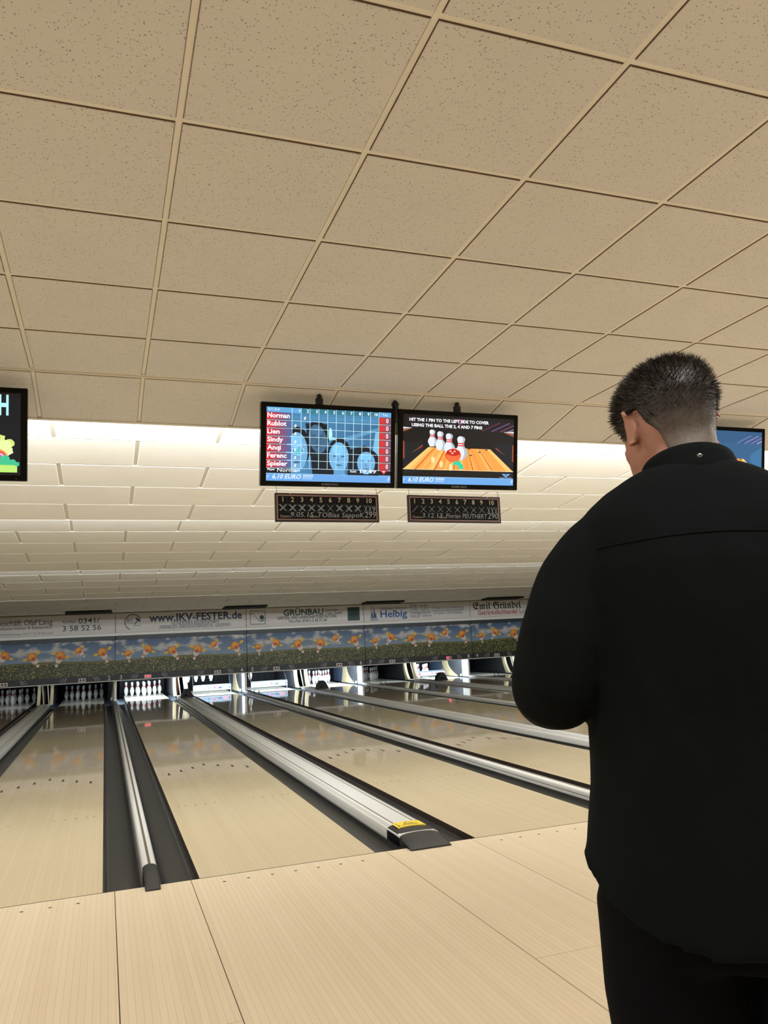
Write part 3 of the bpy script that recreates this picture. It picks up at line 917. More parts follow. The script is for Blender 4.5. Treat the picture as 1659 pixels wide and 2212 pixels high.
PIN_POS = ['front pin at the tip', 'left pin of the second row', 'right pin of the second row', 'left pin of the third row', 'middle pin of the third row', 'right pin of the third row',
           'far left pin of the back row', 'second pin from the left in the back row', 'third pin from the left in the back row', 'far right pin of the back row']
for n in (1, 2, 3, 6, 7, 8):
    for (dx, dy), pos in zip(PIN_XY, PIN_POS):
        tag(link('bowling_pin', pin_me, None, (lane_x(n) + LANE_W / 2 + dx, 18.29 + dy, 0.0008)),
            'white red-striped %s standing on lane %s' % (pos, WORD[n]), 'bowling pin', 'pins standing on lane %s' % WORD[n])
for i, xx in enumerate((-0.40, -0.18, 0.02, 0.24)):
    tag(link('bowling_pin', pin_me, None, (lane_x(4) + 0.37 + xx, 18.3, 0.292)), 'lifted white pin over lane four, %s of the hanging four' % ('leftmost', 'second from the left', 'third from the left', 'rightmost')[i], 'bowling pin', 'lifted pins on lane four')
tag(link('bowling_pin', pin_me, None, (lane_x(5) + 0.155, 18.3, 0.255)), 'single lifted white pin hanging behind the mask over lane five', 'bowling pin')

# white deck strip in front of the pins is the bare lane; the machinery around it
def curtain(n):
    x = lane_x(n)
    t = thing('pit_curtain', 'dark pit curtain closing the back of lane %s' % WORD[n], 'curtain', (x, 0, 0), None, 'pit curtains')
    mb = MB()
    N = 24
    v = []
    for i in range(N + 1):
        u = -0.1 + (LANE_W + 0.2) * i / N
        v += [(u, 19.75 + 0.012 * math.sin(i * 1.7), -0.15), (u, 19.70 + 0.012 * math.sin(i * 1.7), 1.05)]
    mb.add(v, [(2 * i, 2 * i + 2, 2 * i + 3, 2 * i + 1) for i in range(N)])
    mb.build('curtain_cloth', 'curtain', t, True)
    MB().cbox(-0.12, LANE_W + 0.12, 19.66, 19.76, 1.05, 1.10, 0.004).build('curtain_bar', 'black', t)
HANG = {4: [(0.37 + q, 0.292) for q in (-0.40, -0.18, 0.02, 0.24)], 5: [(0.155, 0.255)]}
def deck_roof(n):
    x = lane_x(n)
    t = thing('pinsetter', 'dark pinsetter machine above the pins of lane %s' % WORD[n], 'pinsetter', (x, 0, 0), None, 'pinsetters behind the mask')
    lo, hi = (0.258, 0.21) if n % 2 else (0.21, 0.258)
    MB().cbox(-lo, LANE_W + hi, 17.3, 19.6, 0.903, 1.25, 0.02).build('machine_body', 'black', t)
    for q in (-0.06, LANE_W + 0.02):
        MB().cbox(q, q + 0.04, 17.3, 19.6, 0.75, 0.91, 0.005).build('side_rail', 'black', t)
    for hx, hz in HANG.get(n, ()):
        MB().tube([(hx, 18.3, hz + 0.376), (hx, 18.3, 0.93)], 0.03, 12).build('pin_holder', 'black', t, True)
for n in range(1, 11):
    curtain(n); deck_roof(n)

for n in (3, 4, 5, 6, 8, 10):
    t = thing('fluorescent_tube', 'lit fluorescent tube behind the mask over lane %s' % WORD[n], 'lamp', (lane_x(n) + LANE_W / 2, 16.49, 0.70), None, 'tubes behind the mask')
    mb = MB().tube([(-0.42, 0, 0), (0.42, 0, 0)], 0.013, 10)
    mb.build('tube', 'tube', t, True)
    MB().cbox(-0.46, 0.46, -0.071, 0.02, 0.016, 0.05, 0.004).build('tube_holder', 'white_metal', t)

def kickback_narrow(k, lit):
    """side wall between neighbouring pairs; its left face is what the camera sees"""
    xc = k * PITCH + 1.7343 + LANE_W + NG + RAIL_W / 2
    n = 2 * k + 4
    t = thing('kickback', 'grey side wall with white front post between lanes %s and %s' % (WORD[n], WORD.get(n + 1, 'the wall')), 'side wall', (xc, 0, 0), None, 'pin deck side walls')
    MB().cbox(-0.022, 0.022, 17.06, 18.12, 0.0, 0.90, 0.004).build('side_panel', 'grey_panel', t)
    MB().cbox(-0.022, 0.022, 18.52, 19.6, 0.0, 0.90, 0.004).build('rear_panel', 'blue_panel', t)
    MB().cbox(-0.026, 0.026, 16.62, 17.06, 0.0, 0.82, 0.006).build('front_post', 'white_metal', t)
    MB().cbox(0.028, 0.040, 16.66, 16.80, 0.02, 0.82, 0.003).build('brown_edge', 'brown', t)
    rings = []                                     # cream corner guard with a foot that flares towards the lane
    for i in range(13):
        z = 0.004 + 0.80 * i / 12
        fl = max(0.0, 1 - i / 7.0) ** 2.2
        x0, x1 = -0.034 - fl * 0.05, 0.022
        ya, yb = 18.12 - fl * 0.75, 18.52
        rings.append([(x0, ya, z), (x1, ya, z), (x1, yb, z), (x0, yb, z)])
    MB().loft(rings).build('corner_guard', 'cream', t)
    MB().lathe([(0.03, 0), (0.03, 0.06), (0.015, 0.08)], 12, (-0.075, 17.05, 0.005)).build('foot_knob', 'white_metal', t, True)
def kickback_wide(k):
    xc = k * PITCH + (LANE_W + 1.7343) / 2
    a = 2 * k + 3
    t = thing('kickback', 'ball lift housing with cream guards and white rods between lanes %s and %s' % (WORD[a], WORD[a + 1]), 'side wall', (xc, 0, 0), None, 'ball lift housings')
    MB().cbox(-0.17, -0.13, 17.2, 19.6, 0.0, 0.90, 0.005).build('side_panel', 'grey_panel', t)
    MB().cbox(0.13, 0.17, 17.2, 19.6, 0.0, 0.90, 0.005).build('side_panel', 'grey_panel', t)
    MB().cbox(-0.13, 0.13, 18.3, 18.4, 0.0, 0.90, 0.005).build('ball_door', 'curtain', t)
    MB().cbox(-0.09, -0.02, 17.5, 17.56, 0.0, 0.85, 0.006).build('inner_post', 'brown', t)
    for q in (-0.150, 0.150):
        rings = []
        for i in range(9):
            z = 0.02 + 0.76 * i / 8
            fl = 0.30 * max(0.0, 1 - i / 5.5) ** 2
            rings.append([(q - 0.035, 17.18 - fl, z), (q + 0.035, 17.18 - fl, z), (q + 0.035, 17.30 - fl * 0.7, z), (q - 0.035, 17.30 - fl * 0.7, z)])
        MB().loft(rings).build('curved_guard', 'cream', t)
    for q in (-0.06, 0.06):
        MB().tube([(q - 0.03, 17.05, 0.85), (q + 0.005, 16.95, 0.40), (q + 0.04, 16.82, 0.02)], 0.014, 8).build('guide_rod', 'white_metal', t, True)
    MB().cbox(-0.16, 0.16, 16.78, 16.84, 0.012, 0.04, 0.004).build('rod_foot', 'white_metal', t)
for k in range(-1, 4):
    kickback_narrow(k, True); kickback_wide(k)

def sweep(n, y, z, dim=False):
    x = lane_x(n) + LANE_W / 2
    t = thing('sweep_bar', 'lowered pale sweep bar with maker lettering across lane %s' % WORD[n], 'sweep bar', (x, y, z), None, 'lowered sweep bars')
    w, h = 1.03, 0.135
    MB().cbox(-w / 2, w / 2, 0, 0.03, 0, h, 0.006).build('board', 'sweep' if not dim else 'grey_panel', t)
    MB().cbox(-w / 2, w / 2, -0.006, 0.036, h, h + 0.028, 0.005).build('top_rail', 'gutter_end', t)
    p = Print(w, h, 0.0006, -0.0006)
    if dim: p.rect(0.02, 0.15, 0.98, 0.9, (206, 206, 206), 0)
    p.rect(0.03, 0.28, 0.21, 0.76, (222, 150, 172) if not dim else (150, 60, 64), 1)
    p.rect(0.79, 0.28, 0.93, 0.76, (222, 150, 172) if not dim else (150, 60, 64), 1)
    p.rect(0.935, 0.32, 0.975, 0.72, (60, 90, 130), 1)
    p.rect(0.035, 0.32, 0.075, 0.72, (110, 150, 190), 2)
    p.text('QUBICAAMF', 0.24, 0.24, 0.105, (30, 60, 110) if not dim else (24, 28, 36), 2, 0.006, width=0.56)
    p.poly([(0.53, 0.80), (0.59, 0.80), (0.56, 0.24)], (220, 60, 90), 3)
    p.build('lettering', t, (-w / 2, 0, 0))['kind'] = 'stuff'
    for q in (-w / 2, w / 2 - 0.03):
        MB().cbox(q, q + 0.03, 0.0, 0.03, 0.0008 - z, 0.01, 0.003).build('end_bracket', 'gutter_end', t)
    for q in (-w / 2, w / 2 - 0.024):
        MB().tube([(q + 0.012, 0.01, 0.05), (q + 0.012, 0.32, 0.40), (q + 0.012, 0.45, 0.72)], 0.018, 8).build('side_arm', 'black', t, True)
sweep(4, 17.35, 0.075); sweep(5, 17.35, 0.075); sweep(8, 17.75, 0.04, True)

def ball_sensor(k, y):
    a = 2 * k + 3
    xc = k * PITCH + (LANE_W + 1.7343) / 2
    t = thing('ball_sensor', 'black hooded ball sensor on the cover between lanes %s and %s' % (WORD[a], WORD[a + 1]), 'sensor', (xc, y, 0.0675), None, 'black hooded ball sensors')
    prof = [(-0.15, 0), (-0.13, 0.10), (-0.085, 0.155), (-0.05, 0.20), (0.03, 0.205), (0.075, 0.16), (0.13, 0.06), (0.15, 0)]
    me = MB().extrude_y(prof, -0.10, 0.12).mesh('hood', 'black'); smooth_by_angle(me, 40)
    link('hood', me, t)
    MB().cbox(-0.155, 0.155, -0.12, 0.14, -0.004, 0.008, 0.002).build('base_plate', 'cap_black', t)
    mb = MB().lathe([(0.028, 0), (0.028, 0.02), (0.02, 0.03)], 12)
    mb.v = [(v[0] - 0.03, -0.10 - v[2], v[1] + 0.06) for v in mb.v]
    mb.build('lens', 'tv_black', t, True)
for k, y in ((0, 15.35), (1, 14.9), (2, 14.9)):
    ball_sensor(k, y)
def sensor_posts(k, y):
    b = 2 * k + 4
    xc = k * PITCH + 1.7343 + LANE_W + NG + RAIL_W / 2
    t = thing('sensor_post', 'small metal clip with two upright prongs on the rail between lanes %s and %s' % (WORD[b], WORD[b + 1]), 'sensor', (xc, y, 0.049), None, 'small clips on the slim rails')
    MB().cbox(-0.07, 0.07, -0.02, 0.02, -0.003, 0.012, 0.003).build('clip_base', 'gutter_end', t)
    for q in (-0.055, 0.055):
        MB().tube([(q, 0, 0.01), (q * 1.15, 0, 0.05), (q * 0.95, 0, 0.09)], [0.012, 0.014, 0.010], 8).build('prong', 'gutter_end', t, True)
for k, y in ((0, 15.0), (1, 14.9), (2, 14.9)):
    sensor_posts(k, y)

# ================================================================== TELEVISIONS AND SCORE BOARDS
TVW, TVH, TILT = 0.945, 0.555, 0.18
SW, SHH = 0.871, 0.487
def television(x, label, draw, poles=(0.46,)):
    t = thing('television', label, 'television', (x, 0.198, 2.321), (TILT, 0, 0), 'televisions under the ceiling edge')
    me = MB().cbox(0, TVW, 0.0, 0.055, 0, TVH, 0.006).cbox(0.12, TVW - 0.12, 0.054, 0.085, 0.06, TVH - 0.06, 0.01).mesh('bezel', 'tv_black')
    link('bezel', me, t)
    p = Print(SW, SHH, 0.00025, -0.0008)
    draw(p)
    p.build('screen_image', t, ((TVW - SW) / 2, 0, 0.035), 'screen')
    vs, fs = text_tris('SAMSUNG', 0.021, 0.012, 0, 1.25, 'CENTER')
    MB().add([(TVW / 2 + a, -0.0006, 0.011 + b) for a, b in vs], fs).build('maker_name', 'tv_logo', t)
    MB().lathe([(0.0035, 0), (0.0035, 0.002), (0.001, 0.003)], 8).build('status_light', 'tv_logo', t, loc=(TVW - 0.06, -0.001, 0.014))
    inv = t.matrix_basis.inverted()
    for u in poles:
        m = MB().cbox(-0.024, 0.024, -0.016, 0.016, -0.02, 0.045, 0.004).mesh('mount_arm', 'mount')
        o = link('mount_arm', m, t); o.matrix_basis = inv @ Matrix.Translation((x + u, 0.122, 2.870))
        m = MB().tube([(0, 0, -0.01), (0, 0, 0.028)], 0.010, 10).lathe([(0.004, 0.000), (0.018, 0.006), (0.018, 0.018), (0.004, 0.022)], 12).mesh('mount_joint', 'mount')
        o = link('mount_joint', m, t); o.matrix_basis = inv @ Matrix.Translation((x + u, 0.116, 2.915))
    return t
def ticker(p):
    p.rect(0, 0, 1, 0.105, (104, 164, 226), 1)
    p.rect(0, 0.095, 1, 0.105, (140, 190, 236), 2)
    p.text('r', 0.004, 0.034, 0.040, (214, 230, 246), 3, 0.004, 0.3)
    p.text('6,10 EURO !!!!!!', 0.048, 0.032, 0.042, (240, 248, 255), 3, 0.010, 0.3, width=0.275)
    p.text('B', 0.985, 0.032, 0.036, (214, 230, 246), 3, 0.0, 0.3, align='CENTER')
def face(p, u, t, ru, rt, skin, hair, layer, tilt=0.0):
    p.ell(u + ru * 0.05, t + rt * 0.22, ru * 1.18, rt * 1.06, hair, layer, 26, tilt)
    p.ell(u, t, ru, rt, skin, layer + 1, 26, tilt)
    lighter = tuple(min(255, int(c * 1.14)) for c in skin); darker = tuple(int(c * 0.55) for c in skin)
    p.ell(u - ru * 0.1, t + rt * 0.45, ru * 0.6, rt * 0.35, lighter, layer + 2, 18, tilt)
    for s in (-1, 1):
        p.ell(u + s * ru * 0.40, t + rt * 0.06, ru * 0.20, rt * 0.05, darker, layer + 3, 12, tilt)
        p.line([(u + s * ru * 0.18, t + rt * 0.22), (u + s * ru * 0.62, t + rt * 0.24)], 0.004, darker, layer + 3)
    p.line([(u - ru * 0.06, t), (u - ru * 0.10, t - rt * 0.25), (u + ru * 0.10, t - rt * 0.28)], 0.003, darker, layer + 3)
    p.ell(u, t - rt * 0.52, ru * 0.34, rt * 0.045, darker, layer + 3, 14, tilt)
def draw_scores(p):
    p.rect(0, 0, 1, 1, (10, 16, 26), 0)
    p.grad(0.19, 0.105, 0.90, 1.0, (70, 132, 178), (58, 108, 146), 1, 6)
    p.poly([(0.36, 0.10), (0.60, 0.10), (0.52, 0.42), (0.34, 0.46)], (14, 26, 40), 2)
    p.poly([(0.64, 0.10), (0.90, 0.10), (0.90, 0.40), (0.78, 0.52), (0.66, 0.46)], (16, 30, 44), 2)
    p.poly([(0.60, 0.62), (0.90, 0.78), (0.90, 0.74), (0.60, 0.55)], (92, 150, 190), 2)
    p.poly([(0.30, 0.80), (0.48, 0.80), (0.47, 0.35), (0.34, 0.35)], (18, 34, 50), 2)
    face(p, 0.40, 0.59, 0.070, 0.20, (62, 100, 132), (10, 18, 28), 3, 0.25)
    face(p, 0.235, 0.40, 0.085, 0.27, (110, 170, 214), (12, 22, 36), 3)
    face(p, 0.57, 0.345, 0.080, 0.21, (112, 176, 222), (12, 22, 36), 3)
    face(p, 0.795, 0.275, 0.075, 0.16, (110, 172, 218), (10, 18, 30), 3)
    p.ell(0.50, 0.66, 0.016, 0.09, (180, 232, 240), 8, 12)
    p.ell(0.52, 0.60, 0.030, 0.02, (150, 214, 228), 8, 10)
    p.poly([(0.87, 0.72), (0.90, 0.72), (0.90, 0.38), (0.85, 0.46)], (120, 190, 220), 8)
    p.poly([(0.53, 0.17), (0.62, 0.17), (0.62, 0.105), (0.53, 0.105)], (96, 156, 206), 4)
    p.ring(0.245, 0.42, 0.048, 0.066, 0.12, (170, 226, 240), 9, 24)
    p.ell(0.245, 0.41, 0.034, 0.04, (84, 190, 214), 9, 14)
    # header
    p.rect(0, 0.93, 1, 1, (96, 164, 214), 9)
    p.grad(0.27, 0.93, 0.898, 1.0, (48, 122, 140), (52, 118, 146), 10, 6)
    p.text('01:54', 0.012, 0.952, 0.024, (226, 240, 250), 11, 0.0, width=0.075)
    cols = [0.196 + 0.0702 * i for i in range(11)]
    for i in range(10):
        p.text(str(i + 1), cols[i + 1] - 0.010, 0.944, 0.028, (250, 254, 255), 11, 0.026, align='RIGHT')
    p.text('Tot.', 0.95, 0.948, 0.025, (236, 246, 252), 11, 0.0, align='CENTER')
    p.grad(0.196, 0.815, 0.898, 0.93, (70, 134, 176), (78, 140, 182), 9, 8)
    names = ('Norman', 'Rublot', 'Lien', 'Sindy', 'Anqi', 'Ferenc', 'Spieler')
    rows = [0.93 - 0.1085 * i for i in range(8)]
    for i, nm in enumerate(names):
        a, b = rows[i + 1], rows[i]
        p.grad(0, a + 0.012, 0.19, b - 0.004, (238, 34, 44), (74, 104, 158), 10, 10)
        p.text(nm, 0.006, a + 0.036, 0.044, (252, 252, 252), 12, 0.026, width=SW * dict(Norman=0.172, Rublot=0.146, Lien=0.095, Sindy=0.122, Anqi=0.105, Ferenc=0.150, Spieler=0.156)[nm])
        p.grad(0.904, a + 0.012, 1.0, b - 0.004, (236, 40, 40), (110, 84, 110), 10, 6)
        p.text('0', 0.968, a + 0.030, 0.044, (250, 250, 250), 12, 0.016, align='CENTER', width=0.017)
        p.text('8', 0.222 if i else 0.296, a + 0.022, 0.030, (246, 240, 226), 12, 0.02, 0.2, align='CENTER')
        p.rect(0.0, a, 1.0, a + 0.006, (196, 232, 240), 11)
    for c in cols:
        p.rect(c - 0.002, rows[7], c + 0.002, 1.0, (196, 232, 240), 11)
    for i in range(60):
        u = 0.2 + 0.695 * i / 60
        p.rect(u, 0.906, u + 0.006, 0.912, (24, 54, 84), 11)
        p.rect(u, 0.834, u + 0.006, 0.840, (24, 54, 84), 11)
    p.text('Player', 0.010, 0.142, 0.019, (240, 246, 250), 12, 0.02, width=0.050)
    p.text('Norman', 0.085, 0.124, 0.038, (246, 250, 252), 12, 0.006, width=0.150)
    p.text('Km/h', 0.665, 0.138, 0.020, (240, 246, 250), 12, 0.02, width=0.042)
    p.text('19,49', 0.745, 0.132, 0.034, (250, 252, 252), 12, 0.014, width=0.115)
    p.poly([(0.912, 0.178), (0.972, 0.178), (0.942, 0.118)], (232, 70, 84), 12)
    p.ell(0.942, 0.160, 0.010, 0.010, (250, 214, 214), 13, 10)
    ticker(p)
def print_pin(p, u, t, h, layer):
    prof = [(0.0, 0.14), (0.06, 0.18), (0.2, 0.27), (0.30, 0.30), (0.42, 0.27), (0.55, 0.16), (0.66, 0.12), (0.72, 0.13), (0.86, 0.185), (0.94, 0.16), (1.0, 0.05)]
    hu = h * p.h / p.w
    def shape(k, c, l, dx=0.0):
        for (s0, w0), (s1, w1) in zip(prof[:-1], prof[1:]):
            p.poly([(u + dx - w0 * hu * k, t + s0 * h), (u + dx + w0 * hu * k, t + s0 * h), (u + dx + w1 * hu * k, t + s1 * h), (u + dx - w1 * hu * k, t + s1 * h)], c, l)
    shape(1.0, (176, 186, 196), layer)
    shape(0.72, (224, 230, 236), layer + 1, -0.06 * hu)
    for s in (0.575, 0.665):
        p.rect(u - 0.15 * hu, t + s * h, u + 0.15 * hu, t + (s + 0.05) * h, (226, 52, 54), layer + 2)
def amf_logo(p, u, t, r, c0, c1, layer, name=True):
    a = p.w / p.h
    p.poly([(u - r, t + r * a * 0.55), (u + r, t + r * a * 0.55), (u, t - r * a * 0.75)], c0, layer)
    p.ring(u, t + r * a * 0.12, r * 0.36, r * 0.36 * a, 0.34, c1, layer + 1, 18)
    p.line([(u, t - r * a * 0.12), (u, t - r * a * 0.45)], r * 0.16 * p.w, c1, layer + 1)
def draw_lane_scene(p, blue=False, pins=True):
    back = (8, 10, 16) if not blue else (44, 92, 134)
    p.rect(0, 0, 1, 1, (6, 8, 12) if not blue else (40, 86, 128), 0)
    p.rect(0, 0.125, 1, 0.80, back, 1)
    # side rails of the drawn room
    if not blue:
        p.poly([(0, 0.60), (0.17, 0.60), (0.17, 0.18), (0, 0.14)], (14, 24, 34), 2)
        p.poly([(1, 0.62), (0.83, 0.62), (0.83, 0.18), (1, 0.14)], (14, 24, 34), 2)
        p.poly([(0, 0.80), (0.08, 0.80), (0, 0.745)], (150, 84, 56), 3)
        p.poly([(0, 0.815), (0.08, 0.805), (0, 0.785)], (206, 214, 224), 4)
        p.poly([(1, 0.80), (0.90, 0.795), (1, 0.735)], (150, 84, 56), 3)
        p.poly([(1, 0.815), (0.90, 0.800), (1, 0.785)], (206, 214, 224), 4)
        p.poly([(0, 0.62), (0.012, 0.60), (0.014, 0.37), (0, 0.35)], (150, 72, 44), 3)
        p.poly([(1, 0.62), (0.988, 0.60), (0.986, 0.37), (1, 0.35)], (150, 72, 44), 3)
        p.poly([(0.07, 0.44), (0.17, 0.57), (0.17, 0.54)], (140, 64, 46), 3)
        p.poly([(0.93, 0.44), (0.83, 0.57), (0.83, 0.54)], (140, 64, 46), 3)
    else:
        p.poly([(1, 0.75), (0.86, 0.60), (0.86, 0.50), (1, 0.2)], (54, 110, 156), 2)
        p.poly([(0, 0.75), (0.14, 0.60), (0.14, 0.50), (0, 0.2)], (38, 82, 122), 2)
    y0, y1 = 0.205, 0.535
    rr = random.Random(5)
    N = 34
    for i in range(N):
        s0, s1 = i / N, (i + 1) / N
        c = rr.choice(((250, 178, 92), (244, 160, 72), (255, 196, 112), (236, 148, 66)))
        p.poly([(s0, y0), (s1, y0), (0.22 + 0.56 * s1, y1), (0.22 + 0.56 * s0, y1)], c, 3)
    for s in (0.1, 0.27, 0.44, 0.62, 0.8):
        p.poly([(s, y0), (s + 0.012, y0), (0.22 + 0.56 * (s + 0.012), y1), (0.22 + 0.56 * s, y1)], (206, 104, 44), 4)
    p.poly([(0, y0), (1, y0), (1, y0 + 0.01), (0, y0 + 0.01)], (255, 210, 150), 4)
    for u, t in ((0.585, 0.527), (0.745, 0.523), (0.68, 0.485), (0.602, 0.435)):
        p.ell(u, t, 0.013, 0.008, (36, 22, 16), 5, 12)
    for i, u in enumerate((0.70, 0.79, 0.87, 0.94)):
        c = ((96, 40, 66), (110, 84, 130), (120, 60, 92), (118, 110, 150))[i] if not blue else ((110, 120, 180), (150, 130, 190), (140, 110, 180), (170, 160, 210))[i]
        p.line([(u, 0.80), (min(u + 0.17, 1.0), 0.80 + (min(u + 0.17, 1.0) - u) * 0.8)], 0.007, c, 3)
    if pins:
        p.poly([(0.02, 0.80), (1, 0.80), (1, 0.95), (0.5, 0.985), (0.02, 0.97)], (16, 14, 26), 2)
        print_pin(p, 0.255, 0.545, 0.245, 6); print_pin(p, 0.325, 0.495, 0.275, 9); print_pin(p, 0.405, 0.44, 0.305, 12); print_pin(p, 0.512, 0.365, 0.345, 15)
        for u, t in ((0.262, 0.35), (0.335, 0.29), (0.42, 0.25)):
            p.ell(u, t, 0.016, 0.05, (255, 220, 160), 5, 14)
        p.ell(0.44, 0.425, 0.070, 0.098, (214, 62, 30), 18, 26)
        p.ell(0.442, 0.40, 0.064, 0.066, (240, 110, 62), 19, 24)
        p.ell(0.440, 0.468, 0.062, 0.050, (198, 26, 20), 20, 24)
        for u, t in ((0.415, 0.485), (0.452, 0.485), (0.432, 0.455)):
            p.ell(u, t, 0.011, 0.012, (255, 190, 170), 21, 10)
        p.poly([(0.50, 0.225), (0.535, 0.225), (0.527, 0.29), (0.505, 0.325), (0.515, 0.345), (0.445, 0.335), (0.432, 0.28), (0.455, 0.29), (0.482, 0.275)], (46, 206, 158), 22)
        amf_logo(p, 0.50, 0.918, 0.045, (96, 30, 70), (150, 110, 170), 4)
        p.text('HIT THE 1 PIN TO THE LEFT SIDE TO COVER', 0.052, 0.905, 0.030, (250, 250, 250), 8, 0.034, width=0.62)
        p.text('USING THE BALL THE 2, 4 AND 7 PINS', 0.072, 0.828, 0.030, (250, 250, 250), 8, 0.034, width=0.55)
        p.poly([(0.89, 0.172), (0.972, 0.172), (0.931, 0.118)], (126, 176, 226), 5)
        p.ring(0.931, 0.155, 0.012, 0.016, 0.4, (20, 36, 60), 6, 14)
        p.text('QUBICAAMF', 0.87, 0.108, 0.012, (150, 170, 190), 6, 0.0, width=0.10)
    else:
        amf_logo(p, 0.165, 0.905, 0.062, (150, 190, 236), (255, 255, 255), 4)
        amf_logo(p, 0.165, 0.905, 0.048, (176, 74, 170), (250, 250, 255), 6)
        p.rect(0.055, 0.79, 0.30, 0.845, (84, 156, 214), 4)
        p.text('QUBICA', 0.06, 0.800, 0.044, (225, 240, 250), 8, 0.02, width=0.125)
        p.text('AMF', 0.21, 0.800, 0.044, (24, 70, 130), 8, 0.02, width=0.07)
    ticker(p)
def draw_food(p):
    p.rect(0, 0, 1, 1, (4, 8, 14), 0)
    p.grad(0.1, 0.05, 1, 0.95, (10, 22, 36), (6, 14, 24), 1, 5)
    p.text('H', 0.895, 0.735, 0.165, (176, 240, 244), 3, 0.03, align='CENTER', width=0.052)
    rr = random.Random(2)
    for u, t, r, c in ((0.86, 0.40, 0.055, (214, 228, 130)), (0.90, 0.34, 0.045, (226, 238, 160)), (0.93, 0.385, 0.030, (206, 226, 120)), (0.92, 0.30, 0.035, (230, 240, 176)), (0.82, 0.46, 0.05, (196, 214, 110)), (0.80, 0.36, 0.07, (230, 214, 150))):
        n = 16
        p.poly([(u + r * (1 + 0.22 * rr.uniform(-1, 1)) * math.cos(6.283 * i / n), t + r * 1.78 * (1 + 0.2 * rr.uniform(-1, 1)) * math.sin(6.283 * i / n)) for i in range(n)], c, 3 + len(p.f) % 3)
    for q, c in ((0.060, (238, 150, 70)), (0.050, (226, 70, 80)), (0.038, (232, 170, 210)), (0.024, (128, 86, 150)), (0.012, (236, 200, 220))):
        p.ell(0.865, 0.205, q, q * 1.78, c, 8 - q * 40, 22)
    for u, t, r in ((0.90, 0.175, 0.045), (0.945, 0.15, 0.035), (0.875, 0.15, 0.04), (0.975, 0.14, 0.02)):
        n = 14
        p.poly([(u + r * (1 + 0.25 * rr.uniform(-1, 1)) * math.cos(6.283 * i / n), t + r * 1.4 * (1 + 0.25 * rr.uniform(-1, 1)) * math.sin(6.283 * i / n)) for i in range(n)], (52 + int(r * 300), 190, 140), 9)
    p.rect(0.5, 0.035, 0.965, 0.125, (172, 222, 104), 10)
    p.rect(0.5, 0.035, 0.98, 0.115, (186, 230, 118), 11)
television(0.438, 'television with a blue bowling score table and names on screen', draw_scores, (0.40,))
television(1.401, 'television showing a red ball and four pins on an orange lane', draw_lane_scene, (0.46,))
television(-1.905, 'television with food and a lime bar, cut by the left frame edge', draw_food, (0.46,))
television(0.438 + PITCH, 'television with a blue screen and triangular logo behind the head of the man', lambda p: draw_lane_scene(p, True, False), (0.40,))
for x, who in ((1.392, 'between the two middle televisions'),):
    t = thing('ceiling_bracket', 'short black capped bracket tube ' + who, 'bracket', (x, 0.135, 2.84))
    MB().lathe([(0.022, -0.06), (0.022, 0.060), (0.028, 0.062), (0.028, 0.070), (0.012, 0.092)], 14).build('bracket_tube', 'mount', t, True)

